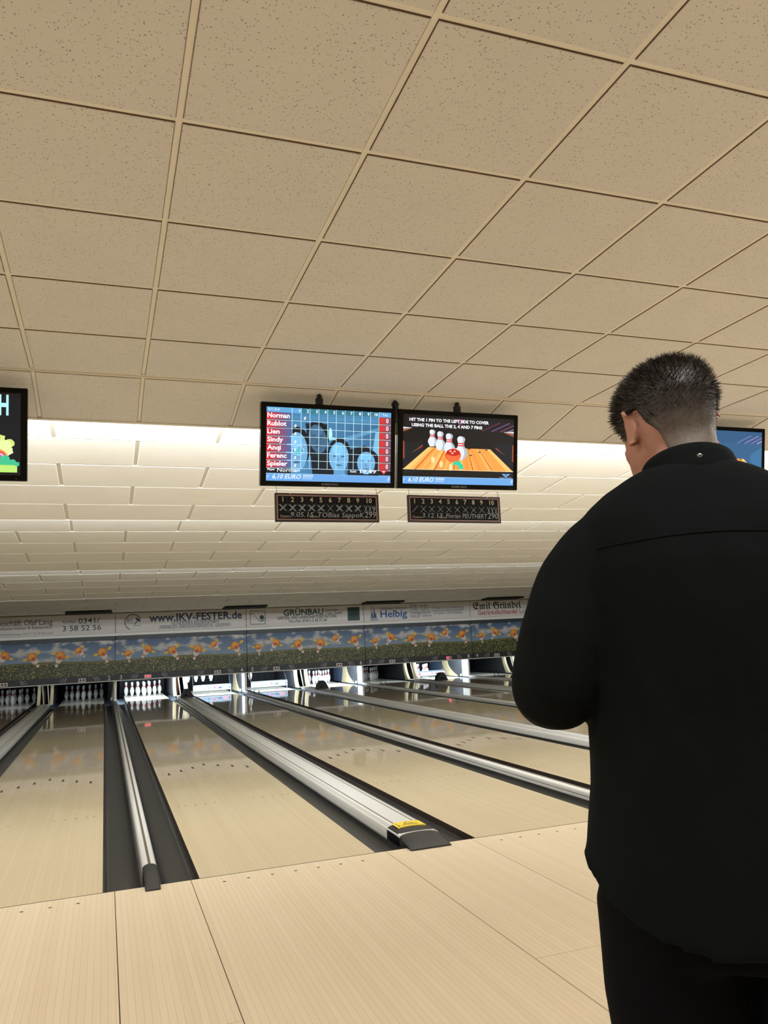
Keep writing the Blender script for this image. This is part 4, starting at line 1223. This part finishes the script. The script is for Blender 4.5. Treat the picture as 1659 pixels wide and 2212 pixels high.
def score_board(x, label, strikes, date, name, score, tilt):
    w, h = 0.722, 0.192
    t = thing('score_board', label, 'score board', (x, 0.20, 2.083), (0, tilt, 0), 'framed score boards hanging below the televisions')
    MB().cbox(0, w, 0, 0.014, 0, h, 0.003).build('board', 'board_face', t)
    fr = 0.011
    f = MB()
    for a in ((0, w, 0, fr), (0, w, h - fr, h), (0, fr, fr, h - fr), (w - fr, w, fr, h - fr)):
        f.cbox(a[0], a[1], -0.007, 0.016, a[2], a[3], 0.002)
    f.build('frame', 'board_frame', t)
    f = MB()
    for a in ((fr, w - fr, fr, fr + .008), (fr, w - fr, h - fr - .008, h - fr), (fr, fr + .008, fr + .008, h - fr - .008), (w - fr - .008, w - fr, fr + .008, h - fr - .008)):
        f.box(a[0], a[1], -0.004, 0.001, a[2], a[3])
    f.build('inner_trim', 'board_trim', t)
    p = Print(w, h, 0.0003, -0.0006)
    us = [0.074 + 0.090 * i for i in range(9)] + [0.908]
    for i in range(10):
        p.text(str(i + 1), us[i], 0.70, 0.046, (186, 176, 150), 1, 0.016, align='CENTER')
    for t0 in (0.33, 0.62):
        p.rect(0.03, t0, 0.97, t0 + 0.008, (44, 34, 40), 1)
    for i in range(9):
        p.rect(us[i] + 0.044, 0.34, us[i] + 0.046, 0.90, (34, 28, 34), 1)
    p.text('Datum:', 0.048, 0.155, 0.024, (150, 142, 124), 1, 0.008)
    p.text('Name:', 0.32, 0.155, 0.024, (150, 142, 124), 1, 0.008)
    p.build('printed_numbers', t)
    q = Print(w, h, 0.0003, -0.0012)
    ch = (148, 158, 166)
    rr = random.Random(len(name))
    def chalk(pts, wd=0.0035, c=ch):
        q.line([(a + rr.uniform(-.002, .002), b + rr.uniform(-.012, .012)) for a, b in pts], wd, c, rr.choice((1, 2)))
    for i in range(9):
        u = us[i]
        if strikes[i] == '/':
            chalk([(u - 0.026, 0.38), (u + 0.03, 0.60)])
        else:
            n = 3 if strikes[i] == 'B' else 1
            for j in range(n):
                o = (j - 1) * 0.006 if n > 1 else 0
                chalk([(u - 0.030 + o, 0.60), (u + 0.028 + o, 0.38)], 0.0028, ch if j != 1 else (98, 106, 114))
                chalk([(u - 0.030 - o, 0.38), (u + 0.028 - o, 0.60)], 0.0028, ch if j != 1 else (98, 106, 114))
    for i, s in enumerate(strikes[9:]):
        u = 0.872 + 0.04 * i
        if s == 'X':
            chalk([(u - 0.014, 0.60), (u + 0.012, 0.37)]); chalk([(u + 0.014, 0.60), (u - 0.014, 0.37)])
        else:
            q.text(s, u, 0.38, 0.055, ch, 1, 0.0, 0.1, align='CENTER')
    q.text(date, 0.145, 0.17, 0.048, ch, 1, 0.0, 0.15, width=0.155)
    q.text(name, 0.40, 0.17, 0.047, ch, 1, 0.0, 0.15, width=0.325)
    q.text(score, 0.855, 0.17, 0.058, ch, 1, 0.0, 0.15, width=0.085)
    q.build('chalk_writing', t)
    for u in (0.012, w - 0.012):
        MB().tube([(u, 0.004, h - 0.004), (u + 0.004, 0.004, h + 0.022), (u - 0.002, 0.004, h + 0.036), (u + 0.003, 0.006, h + 0.0435)], 0.0016, 6).build('hook', 'wire', t)
    for u in (0.14, 0.86):
        MB().cbox(u * w - 0.003, u * w + 0.003, -0.009, -0.006, h - 0.008, h - 0.002, 0.001).build('screw', 'chrome', t)
score_board(0.532, 'chalked score board ending in 299 under the score table television', 'BBBBBXBBBXX9', '9.05.15', 'TOBias SappoK', '299', 0.004)
score_board(1.470, 'chalked score board ending in 290 under the orange lane television', '/XXXXXXXXXXX', '3.12.13', 'Florian PEUTHERT', '290', 0.010)
score_board(1.470 - PITCH, 'score board cut by the left frame edge under the food television', 'XXXXXXXXX8/', '', '', '', 0.004)

# ================================================================== PERSON
M['skin'] = mat('skin', (196, 146, 122), 0.55); 
k_ = NT(M['skin']); M['skin'].node_tree.nodes['Principled BSDF'].inputs['Subsurface Weight'].default_value = 0.08
M['skin'].node_tree.nodes['Principled BSDF'].inputs['Subsurface Radius'].default_value = (0.012, 0.005, 0.003)
k_.color(k_.mix(k_.noise(k_.coords(), 24.0, 4.0), (150, 100, 82), (168, 120, 100)))
M['lips'] = mat('lips', (170, 96, 88), 0.5)
M['eye_white'] = mat('eye_white', (225, 222, 216), 0.2)
M['iris'] = mat('iris_dark', (40, 34, 30), 0.2)
M['shirt'] = mat('black_shirt_cloth', (12, 15, 15), 0.92, 0, 0.08)
k_ = NT(M['shirt'])
k_.bump(k_.noise(k_.coords(), 900.0, 2.0), 0.25, 0.0006)
M['trousers'] = mat('black_trouser_cloth', (7, 8, 12), 0.9, 0, 0.08)
M['thread'] = mat('black_thread', (9, 10, 10), 0.95, 0, 0.1)
M['snap'] = mat('snap_button_metal', (120, 126, 124), 0.3, 0.9)
M['shoe'] = mat('shoe_leather', (60, 40, 36), 0.45)
M['sole'] = mat('shoe_sole', (200, 190, 170), 0.6)
def hair_mat(name, dark, pale):
    m = mat(name, dark, 0.55, 0, 0.4); k = NT(m)
    co = k.coords(); z = k.sep(co)[2]
    f = k.math('MULTIPLY', k.math('SUBTRACT', 0.012, z), 16.0, True)
    n = k.noise(co, 60.0, 3.0)
    f = k.math('MULTIPLY', f, k.math('ADD', 0.45, n), True)
    k.color(k.mix(f, dark, pale))
    return m
M['hair'] = hair_mat('short_brown_hair', (40, 32, 26), (96, 84, 72))

def ring(cx, cy, cz, rx, ry, n=32, p=2.0, tilt=0.0, zfn=None):
    out = []
    for i in range(n):
        a = 2 * math.pi * i / n
        c, s = math.cos(a), math.sin(a)
        x = math.copysign(abs(c) ** (2 / p), c) * rx
        y = math.copysign(abs(s) ** (2 / p), s) * ry
        out.append((cx + x, cy + y, cz + y * tilt + (zfn(a) if zfn else 0)))
    return out
def tubes(mb, pts, seg=20):
    """tapering limb along points (x,y,z,r)"""
    P = [Vector(p[:3]) for p in pts]; R = [p[3] for p in pts]
    Q, S = [], []
    n = 5
    for i in range(len(P) - 1):                      # smooth the bends
        p0, p1, p2, p3 = P[max(i - 1, 0)], P[i], P[i + 1], P[min(i + 2, len(P) - 1)]
        for j in range(n):
            t = j / n
            Q.append(0.5 * ((2 * p1) + (p2 - p0) * t + (2 * p0 - 5 * p1 + 4 * p2 - p3) * t * t + (3 * p1 - p0 - 3 * p2 + p3) * t ** 3))
            S.append(R[i] + (R[i + 1] - R[i]) * t)
    Q.append(P[-1]); S.append(R[-1])
    mb.tube(Q, S, seg)
def remesh(mb, name, mats, voxel, smooth=4, factor=0.5):
    me = mb.mesh(name + '_raw', mats)
    o = bpy.data.objects.new(name + '_raw', me)
    C.objects.link(o)
    m = o.modifiers.new('r', 'REMESH'); m.mode = 'VOXEL'; m.voxel_size = voxel; m.use_smooth_shade = True
    s = o.modifiers.new('s', 'SMOOTH'); s.factor = factor; s.iterations = smooth
    dg = bpy.context.evaluated_depsgraph_get()
    out = bpy.data.meshes.new_from_object(o.evaluated_get(dg))
    out.name = name
    bpy.data.objects.remove(o); bpy.data.meshes.remove(me)
    out.materials.clear()
    for q in (mats if isinstance(mats, list) else [mats]): out.materials.append(M[q])
    out.polygons.foreach_set('use_smooth', [True] * len(out.polygons))
    return out

BODY_ROT = math.radians(-30.0)
person_loc = (0.452, -3.715, 0.0)
HEAD_Z = 1.647
head_m = Matrix.Translation((-0.018, 0.030, HEAD_Z)) @ Matrix.Rotation(math.radians(20.0), 4, 'Z') @ Matrix.Rotation(math.radians(-13.0), 4, 'X') @ Matrix.Scale(0.97, 4)
HEAD = [(-0.124, 0.060, 0.016, 0.014, 0.02), (-0.117, 0.056, 0.034, 0.030, 0.06), (-0.100, 0.046, 0.047, 0.048, 0.098), (-0.075, 0.034, 0.058, 0.064, 0.094), (-0.045, 0.020, 0.066, 0.080, 0.094), (-0.015, 0.008, 0.071, 0.091, 0.096),
        (0.018, 0.000, 0.0745, 0.0965, 0.097), (0.048, -0.004, 0.0755, 0.0985, 0.0985), (0.072, -0.006, 0.071, 0.093, 0.093), (0.090, -0.008, 0.060, 0.080, 0.080), (0.104, -0.009, 0.042, 0.058, 0.058), (0.111, -0.010, 0.018, 0.026, 0.026)]
body = MB()
hd = MB()
hd.loft([[(x, cy + (y - cy) * (1 if y > cy else rb / ry), z_) for x, y, z_ in ring(0, cy, z, rx, ry, 32, 2.15)] for z, cy, rx, ry, rb in HEAD])
tubes(hd, [(0, 0.094, 0.018, 0.008), (0, 0.104, -0.004, 0.010), (0, 0.112, -0.026, 0.014), (0, 0.098, -0.040, 0.012)], 12)   # nose
for s in (-1, 1):
    tubes(hd, [(s * 0.012, 0.100, -0.034, 0.008), (s * 0.018, 0.090, -0.036, 0.008)], 10)
    tubes(hd, [(s * 0.012, 0.090, 0.030, 0.010), (s * 0.032, 0.086, 0.034, 0.011), (s * 0.052, 0.066, 0.026, 0.010)], 10)    # brow
    tubes(hd, [(s * 0.040, 0.070, -0.018, 0.016), (s * 0.058, 0.040, -0.020, 0.016)], 12)                                  # cheek bone
    # ear: a rim standing off the head, a bowl and a lobe
    e = []
    for i in range(11):
        a = math.radians(150 - 255 * i / 10)
        yy = -0.012 + 0.017 * math.cos(a) ; zz = 0.004 + 0.031 * math.sin(a)
        off = 0.0155 - 0.011 * (yy + 0.012) / 0.017
        e.append((s * (0.0745 + off - (0.006 if i in (0, 10) else 0)), yy, zz, 0.0050 if 0 < i < 10 else 0.003))
    tubes(hd, e, 8)
    hd.loft([ring(s * 0.075, -0.008, z, 0.008 - 0.001 * abs(z) * 30, 0.012, 12) if False else [(s * (0.070 + q), -0.012 + 0.013 * math.cos(t) - q * 0.2, 0.004 + 0.026 * math.sin(t)) for t in [2 * math.pi * j / 14 for j in range(14)]][::s] for q in (0.0, 0.006, 0.0125)])
    tubes(hd, [(s * 0.078, -0.006, -0.018, 0.006), (s * 0.083, -0.008, -0.028, 0.0065)], 10)
tubes(hd, [(-0.024, 0.083, -0.066, 0.0055), (0, 0.094, -0.064, 0.007), (0.024, 0.083, -0.066, 0.0055)], 10)
tubes(hd, [(-0.020, 0.081, -0.076, 0.006), (0, 0.091, -0.077, 0.008), (0.020, 0.081, -0.076, 0.006)], 10)
hd.v = [tuple(head_m @ Vector(v)) for v in hd.v]
body.add(hd.v, hd.f)
tubes(body, [(0, -0.030, 1.44, 0.075), (0, -0.022, 1.52, 0.061), (-0.002, -0.004, 1.575, 0.0585), (-0.004, 0.008, 1.63, 0.056), (-0.006, 0.02, 1.66, 0.05)], 24)
TORSO = [(0.86, 0.0, 0.165, 0.115), (0.95, 0.0, 0.172, 0.118), (1.05, 0.0, 0.165, 0.108), (1.15, 0.0, 0.168, 0.110), (1.28, -0.004, 0.182, 0.116), (1.38, -0.010, 0.186, 0.112), (1.44, -0.016, 0.172, 0.098), (1.485, -0.020, 0.125, 0.080), (1.52, -0.022, 0.070, 0.062)]
body.loft([ring(0, cy, z, rx, ry, 32, 2.3) for z, cy, rx, ry in TORSO])
ARM = {-1: [(-0.155, -0.012, 1.435, 0.060), (-0.202, -0.022, 1.37, 0.055), (-0.240, -0.030, 1.28, 0.050), (-0.256, -0.014, 1.195, 0.045), (-0.258, 0.080, 1.230, 0.042), (-0.216, 0.175, 1.270, 0.035), (-0.172, 0.240, 1.298, 0.028)],
       1: [(0.155, -0.012, 1.435, 0.060), (0.202, -0.022, 1.37, 0.055), (0.240, -0.030, 1.28, 0.050), (0.256, -0.014, 1.195, 0.045), (0.232, 0.085, 1.195, 0.042), (0.178, 0.175, 1.215, 0.035), (0.130, 0.238, 1.235, 0.028)]}
for s in (-1, 1):
    tubes(body, ARM[s], 16)
    w = Vector(ARM[s][-1][:3])
    d = (w - Vector(ARM[s][-2][:3])).normalized()
    side = Vector((-s * 0.25, 0.35, 0)) if False else d.cross(Vector((0, 0, 1))).normalized()
    upv = side.cross(d).normalized()
    # palm then five curled fingers
    body.loft([[tuple(w + d * t + side * (c * a) + upv * (sn * b)) for c, sn in [(math.cos(2 * math.pi * j / 14), math.sin(2 * math.pi * j / 14)) for j in range(14)]] for t, a, b in ((0.0, 0.026, 0.022), (0.03, 0.036, 0.019), (0.06, 0.041, 0.017), (0.085, 0.040, 0.014))])
    for f, ln in zip(range(4), (0.070, 0.078, 0.072, 0.056)):
        base = w + d * 0.080 + side * ((f - 1.5) * 0.0205)
        pts, a, p = [], 0.25, Vector(base)
        pts.append((*p, 0.0095))
        for seg_, rr_ in ((0.42, 0.0090), (0.32, 0.0085), (0.26, 0.0072)):
            p = p + (d * math.cos(a) - upv * math.sin(a)) * ln * seg_
            pts.append((*p, rr_)); a += 0.55
        tubes(body, pts, 10)
    inner = -1 if side.x * s > 0 else 1
    b0 = w + d * 0.025 + side * (inner * 0.030)
    tubes(body, [(*b0, 0.013), (*(b0 + side * inner * 0.022 + d * 0.022 - upv * 0.008), 0.0115), (*(b0 + side * inner * 0.030 + d * 0.052 - upv * 0.018), 0.0092)], 10)
LEG = {s: [(s * 0.088, 0.0, 0.90, 0.092), (s * 0.094, 0.008, 0.72, 0.078), (s * 0.098, 0.012, 0.50, 0.056), (s * 0.100, -0.006, 0.34, 0.055), (s * 0.102, -0.012, 0.10, 0.036), (s * 0.104, -0.006, 0.055, 0.036)] for s in (-1, 1)}
for s in (-1, 1):
    tubes(body, LEG[s], 18)
    tubes(body, [(s * 0.105, -0.03, 0.060, 0.034), (s * 0.112, 0.06, 0.048, 0.036), (s * 0.118, 0.14, 0.038, 0.026)], 12)
body_me = remesh(body, 'person', 'skin', 0.0042, 3)
person = tag(link('person', body_me, None, person_loc, (0, 0, BODY_ROT)), 'person in a black shirt and black trousers seen from behind, left elbow bent', 'person')

def head_part(name, mb, mats, smooth=True):
    mb.v = [tuple(head_m @ Vector(v)) for v in mb.v]
    return mb.build(name, mats, person, smooth)
for s in (-1, 1):
    e = MB().lathe([(0.001, -0.011), (0.006, -0.0095), (0.0105, -0.003), (0.011, 0), (0.0105, 0.003), (0.006, 0.0095), (0.001, 0.011)], 12, mis=[0, 0, 0, 0, 0, 1])
    e.v = [(v[0] + s * 0.031, v[2] + 0.0822, v[1] + 0.008) for v in e.v]
    head_part('eye', e, ['eye_white', 'iris'])

for s in (-1, 1):
    e = MB()
    tubes(e, [(s * 0.013, 0.1035, 0.031, 0.003), (s * 0.032, 0.0985, 0.037, 0.004), (s * 0.052, 0.080, 0.031, 0.0025)], 8)
    head_part('eyebrow', e, 'hair')
e = MB()
tubes(e, [(-0.024, 0.0865, -0.067, 0.0035), (0, 0.0985, -0.0655, 0.0055), (0.024, 0.0865, -0.067, 0.0035)], 10)
tubes(e, [(-0.020, 0.0845, -0.0755, 0.004), (0, 0.0955, -0.0765, 0.0065), (0.020, 0.0845, -0.0755, 0.004)], 10)
head_part('lips', e, 'lips')

# hair: a fitted cap, thick on top and clipped short at the sides and nape
def head_at(z):
    for p0, p1 in zip(HEAD[:-1], HEAD[1:]):
        if p0[0] <= z <= p1[0]:
            t = (z - p0[0]) / (p1[0] - p0[0])
            return tuple(a + (b - a) * t for a, b in zip(p0[1:], p1[1:]))
    return HEAD[-1][1:] if z > 0 else HEAD[0][1:]
def hairline(a):
    """lowest z with hair, a = angle from the right (0) through front (90)"""
    d = abs(((a - 90) + 180) % 360 - 180)            # 0 at the front, 180 at the nape
    pts = [(0, 0.070), (35, 0.062), (55, 0.036), (66, 0.000), (74, -0.006), (82, 0.030), (104, 0.034), (116, -0.006), (126, -0.070), (142, -0.118), (180, -0.140)]
    for (a0, z0), (a1, z1) in zip(pts[:-1], pts[1:]):
        if a0 <= d <= a1: return z0 + (z1 - z0) * (d - a0) / (a1 - a0)
def thick(z, a):
    d = abs(((a - 90) + 180) % 360 - 180)
    t = 0.0025 + 0.0085 * max(0.0, min(1.0, (z + 0.02) / 0.10))
    return t + (0.004 if z > 0.05 and d < 60 else 0)
NA, NZ = 72, 30
cap = MB(); pts = []
body_bvh = BVHTree.FromPolygons([v.co[:] for v in body_me.vertices], [p.vertices[:] for p in body_me.polygons])
head_inv = head_m.inverted()
for i in range(NA):
    a = 360 * i / NA
    z0 = hairline(a)
    col = []
    for j in range(NZ + 1):
        t = j / NZ
        z = z0 + (0.1108 - z0) * (1 - (1 - t) ** 1.7)
        cy, rx, ry, rb = head_at(z)
        c, s_ = math.cos(math.radians(a)), math.sin(math.radians(a))
        x = math.copysign(abs(c) ** (2 / 2.15), c); y = math.copysign(abs(s_) ** (2 / 2.15), s_)
        ry = ry if s_ > 0 else rb
        th = thick(z, a) * (min(1.0, j / 3) if j < 3 else 1.0) - (0.003 if j == 0 else 0)
        th *= 1 + 0.25 * noise.noise(Vector((x * 6, y * 6, z * 50)))
        up = max(0.0, (z - 0.05) / 0.061)
        d_ = abs(((a - 90) + 180) % 360 - 180)
        if z < 0.0 and d_ > 108:                      # the nape follows the neck itself
            hit = body_bvh.find_nearest(head_m @ Vector((x * 0.066, -0.012 + y * 0.085, z)))
            col.append(tuple(head_inv @ (hit[0] + hit[1] * (th + 0.001))))
            continue
        col.append((x * (rx + th * (1 - up * 0.5)), cy + y * (ry + th * (1 - up * 0.5)), z + th * up))
    pts.append(col)
cap.v = [q for col in pts for q in col]
for i in range(NA):
    for j in range(NZ):
        cap.f.append((i * (NZ + 1) + j, ((i + 1) % NA) * (NZ + 1) + j, ((i + 1) % NA) * (NZ + 1) + j + 1, i * (NZ + 1) + j + 1)); cap.mi.append(0)
cap.f.append(tuple(i * (NZ + 1) + NZ for i in range(NA))); cap.mi.append(0)
strands = MB()
rr = random.Random(11)
for _ in range(15000):
    i, j = rr.random() * NA, (rr.random() ** 0.75) * NZ
    i0, j0 = int(i) % NA, int(j)
    p = Vector(pts[i0][j0]).lerp(Vector(pts[(i0 + 1) % NA][min(j0 + 1, NZ)]), rr.random())
    cy, rx, ry, rb = head_at(min(p.z, 0.106))
    nrm = Vector((p.x / rx ** 2, (p.y - cy) / ry ** 2, max(0.0, (p.z - 0.03)) * 260)).normalized()
    top = max(0.0, min(1.0, (p.z + 0.01) / 0.10))
    L = (0.005 + 0.016 * top) * rr.uniform(0.6, 1.25)
    low = 1 - top
    d = (nrm * (0.5 + 0.7 * top) + Vector((rr.uniform(-.5, .5), rr.uniform(-.3, .5) , rr.uniform(-.2, .4) * top - 0.9 * low))).normalized()
    sd = d.cross(Vector((rr.random() - .5, rr.random() - .5, rr.random() - .5))).normalized() * (0.0006 if top > 0.4 else 0.00045)
    b = p - nrm * 0.002
    q = b + d * L * 0.6
    e = b + d * L + Vector((0, 0, -0.002 * top))
    strands.add([b - sd, b + sd, q + sd * 0.7, q - sd * 0.7, e], [(0, 1, 2, 3), (3, 2, 4)])
# hair keeps head-local coordinates so that the fade follows the head
def head_child(name, mb, m, parent):
    o = mb.build(name, m, parent, True)
    return o
hair = head_child('hair', cap, 'hair', person)
hair.matrix_basis = head_m
st = strands.build('hair_strands', 'hair', hair); st['kind'] = 'stuff'

# shirt
def hem(a):
    return 0.050 * abs(math.cos(a)) ** 3 - 0.070 * max(0.0, -math.sin(a)) ** 1.2 - 0.05 * max(0.0, math.sin(a))
SH = [(0.880, -0.004, 0.240, 0.142), (0.93, -0.004, 0.232, 0.140), (1.04, -0.004, 0.213, 0.134), (1.14, -0.006, 0.205, 0.131), (1.25, -0.008, 0.208, 0.134), (1.34, -0.012, 0.215, 0.136), (1.405, -0.018, 0.212, 0.130), (1.452, -0.022, 0.205, 0.116), (1.485, -0.025, 0.195, 0.104), (1.508, -0.026, 0.178, 0.094), (1.533, -0.026, 0.150, 0.084), (1.556, -0.024, 0.112, 0.074), (1.572, -0.016, 0.080, 0.068)]
shirt = MB()
shirt.loft([ring(0, cy, z, rx, ry, 48, 2.35, 0.0, hem if i == 0 else None) for i, (z, cy, rx, ry) in enumerate(SH)])
SLEEVE = {-1: [(-0.12, -0.020, 1.440, 0.074), (-0.165, -0.022, 1.425, 0.072), (-0.208, -0.028, 1.36, 0.072), (-0.240, -0.034, 1.285, 0.077), (-0.266, -0.028, 1.202, 0.073), (-0.262, 0.065, 1.226, 0.058), (-0.222, 0.165, 1.268, 0.047), (-0.182, 0.225, 1.292, 0.041)],
          1: [(0.12, -0.020, 1.440, 0.074), (0.165, -0.022, 1.425, 0.072), (0.208, -0.028, 1.36, 0.072), (0.240, -0.034, 1.285, 0.077), (0.266, -0.028, 1.202, 0.073), (0.240, 0.070, 1.195, 0.064), (0.185, 0.165, 1.212, 0.052), (0.140, 0.222, 1.230, 0.043)]}
for s in (-1, 1):
    tubes(shirt, SLEEVE[s], 24)
shirt_me = remesh(shirt, 'shirt', 'shirt', 0.0075, 5)
NRM = [v.normal.copy() for v in shirt_me.vertices]
CO = []
for v in shirt_me.vertices:                               # folds of the cloth
    p = v.co.copy()
    n1 = noise.noise(Vector((p.x * 7 + 3, p.y * 7, p.z * 3.2)))
    n2 = noise.noise(Vector((p.x * 16, p.y * 16 + 5, p.z * 9 + p.x * 10)))
    low = 1.0 if p.z < 1.42 else max(0.0, 1 - (p.z - 1.42) / 0.06)
    CO += (p + NRM[v.index] * (0.010 * n1 + 0.004 * n2) * (0.35 + 0.65 * low))[:]
shirt_me.vertices.foreach_set('co', CO); shirt_me.update()
shirt_o = link('shirt', shirt_me, person)
sb = MB()
bvh = BVHTree.FromPolygons([v.co[:] for v in shirt_me.vertices], [p.vertices[:] for p in shirt_me.polygons])
def back_pt(x, z, off=0.0):
    h = bvh.ray_cast(Vector((x, -0.6, z)), Vector((0, 1, 0)))
    return Vector((x, h[0].y - off, z)) if h[0] else None
seam = [back_pt(-0.175 + 0.35 * i / 30, 1.432 + 0.012 * math.cos((i / 30 - 0.5) * 3.0), 0.0006) for i in range(31)]
seam = [q for q in seam if q]
MB().tube(seam, 0.0011, 6).build('yoke_seam', 'thread', shirt_o, True)
# button placket down the front
def front_pt(x, z, off=0.0):
    h = bvh.ray_cast(Vector((x, 0.6, z)), Vector((0, -1, 0)))
    return Vector((x, h[0].y + off, z)) if h[0] else None
rows = []
for i in range(24):
    z = 1.50 - 0.60 * i / 23
    c = front_pt(0.0, z)
    if c and front_pt(0.014, z) and front_pt(-0.014, z):
        rows.append([(x, front_pt(x, z).y + (0.0025 if abs(x) < 0.015 else -0.002), z) for x in (-0.0155, -0.0145, 0.0145, 0.0155)])
mb = MB()
mb.v = [q for r_ in rows for q in r_]
for i in range(len(rows) - 1):
    for j in range(3):
        mb.f.append((i * 4 + j, i * 4 + j + 1, (i + 1) * 4 + j + 1, (i + 1) * 4 + j)); mb.mi.append(0)
pk = mb.build('placket', 'shirt', shirt_o, True)
for z in (1.46, 1.37, 1.28, 1.19, 1.10, 1.01):
    c = front_pt(0.0, z, 0.0025)
    if c:
        mb = MB().lathe([(0.0052, 0), (0.0048, 0.0018), (0.0005, 0.0024)], 12)
        mb.v = [(v[0], c.y + v[2], c.z + v[1]) for v in mb.v]
        mb.build('button', 'thread', pk, True)
# folded collar: stand and fall round the neck, dropping to the front
def collar_ring(r0, z, dz, out):
    res = []
    for i in range(49):
        a = math.radians(90 + 22 + (360 - 44) * i / 48)
        res.append((math.cos(a) * (r0 + out) * 1.02, -0.006 + math.sin(a) * (r0 + out), z - dz * (math.sin(a) * 0.5 + 0.5) ))
    return res
lev = [(0.072, 1.530, 0.030, 0.0), (0.070, 1.570, 0.040, 0.0), (0.0695, 1.596, 0.052, 0.0), (0.0715, 1.603, 0.054, 0.0), (0.0765, 1.602, 0.056, 0.0), (0.081, 1.590, 0.060, 0.0), (0.0865, 1.568, 0.064, 0.0), (0.0925, 1.546, 0.068, 0.002), (0.0905, 1.544, 0.068, 0.0), (0.080, 1.560, 0.06, 0.0)]
cv = [collar_ring(*q) for q in lev]
mb = MB()
mb.v = [q for r_ in cv for q in r_]
for i in range(len(cv) - 1):
    for j in range(48):
        mb.f.append((i * 49 + j, i * 49 + j + 1, (i + 1) * 49 + j + 1, (i + 1) * 49 + j)); mb.mi.append(0)
col = mb.build('collar', 'shirt', shirt_o, True)
mb = MB().lathe([(0.0048, 0), (0.0044, 0.0016), (0.002, 0.0024), (0.0004, 0.0025)], 14)
mb.v = [(v[0] + 0.004, -0.0895 - v[2], v[1] * 0.9 + 1.577) for v in mb.v]
mb.build('snap_button', 'snap', col, True)

# trousers and shoes
tr = MB()
tr.loft([ring(0, 0.0, z, rx, ry, 36, 2.3) for z, rx, ry in ((0.78, 0.190, 0.118), (0.86, 0.212, 0.127), (0.95, 0.206, 0.125), (1.00, 0.196, 0.120))])
for s in (-1, 1):
    tubes(tr, [(s * 0.106, 0.0, 0.86, 0.112), (s * 0.108, 0.004, 0.72, 0.110), (s * 0.106, 0.010, 0.50, 0.092), (s * 0.104, -0.004, 0.30, 0.068), (s * 0.106, -0.006, 0.085, 0.064)], 24)
tr_me = remesh(tr, 'trousers', 'trousers', 0.008, 5)
NRM = [v.normal.copy() for v in tr_me.vertices]
CO = []
for v in tr_me.vertices:
    p = v.co.copy()
    CO += (p + NRM[v.index] * 0.004 * noise.noise(Vector((p.x * 12, p.y * 12, p.z * 6))))[:]
tr_me.vertices.foreach_set('co', CO); tr_me.update()
link('trousers', tr_me, person)
for s in (-1, 1):
    mb = MB()
    mb.loft([ring(s * 0.112, cy, z, rx, ry, 24, 2.4) for z, cy, rx, ry in ((0.016, 0.045, 0.046, 0.140), (0.035, 0.044, 0.047, 0.138), (0.060, 0.030, 0.044, 0.118), (0.085, -0.010, 0.040, 0.070), (0.105, -0.022, 0.038, 0.052))])
    sh = mb.build('shoe', 'shoe', person, True)
    MB().loft([ring(s * 0.112, 0.045, z, 0.049, 0.145, 24, 2.4) for z in (0.0, 0.018)]).build('sole', 'sole', sh)
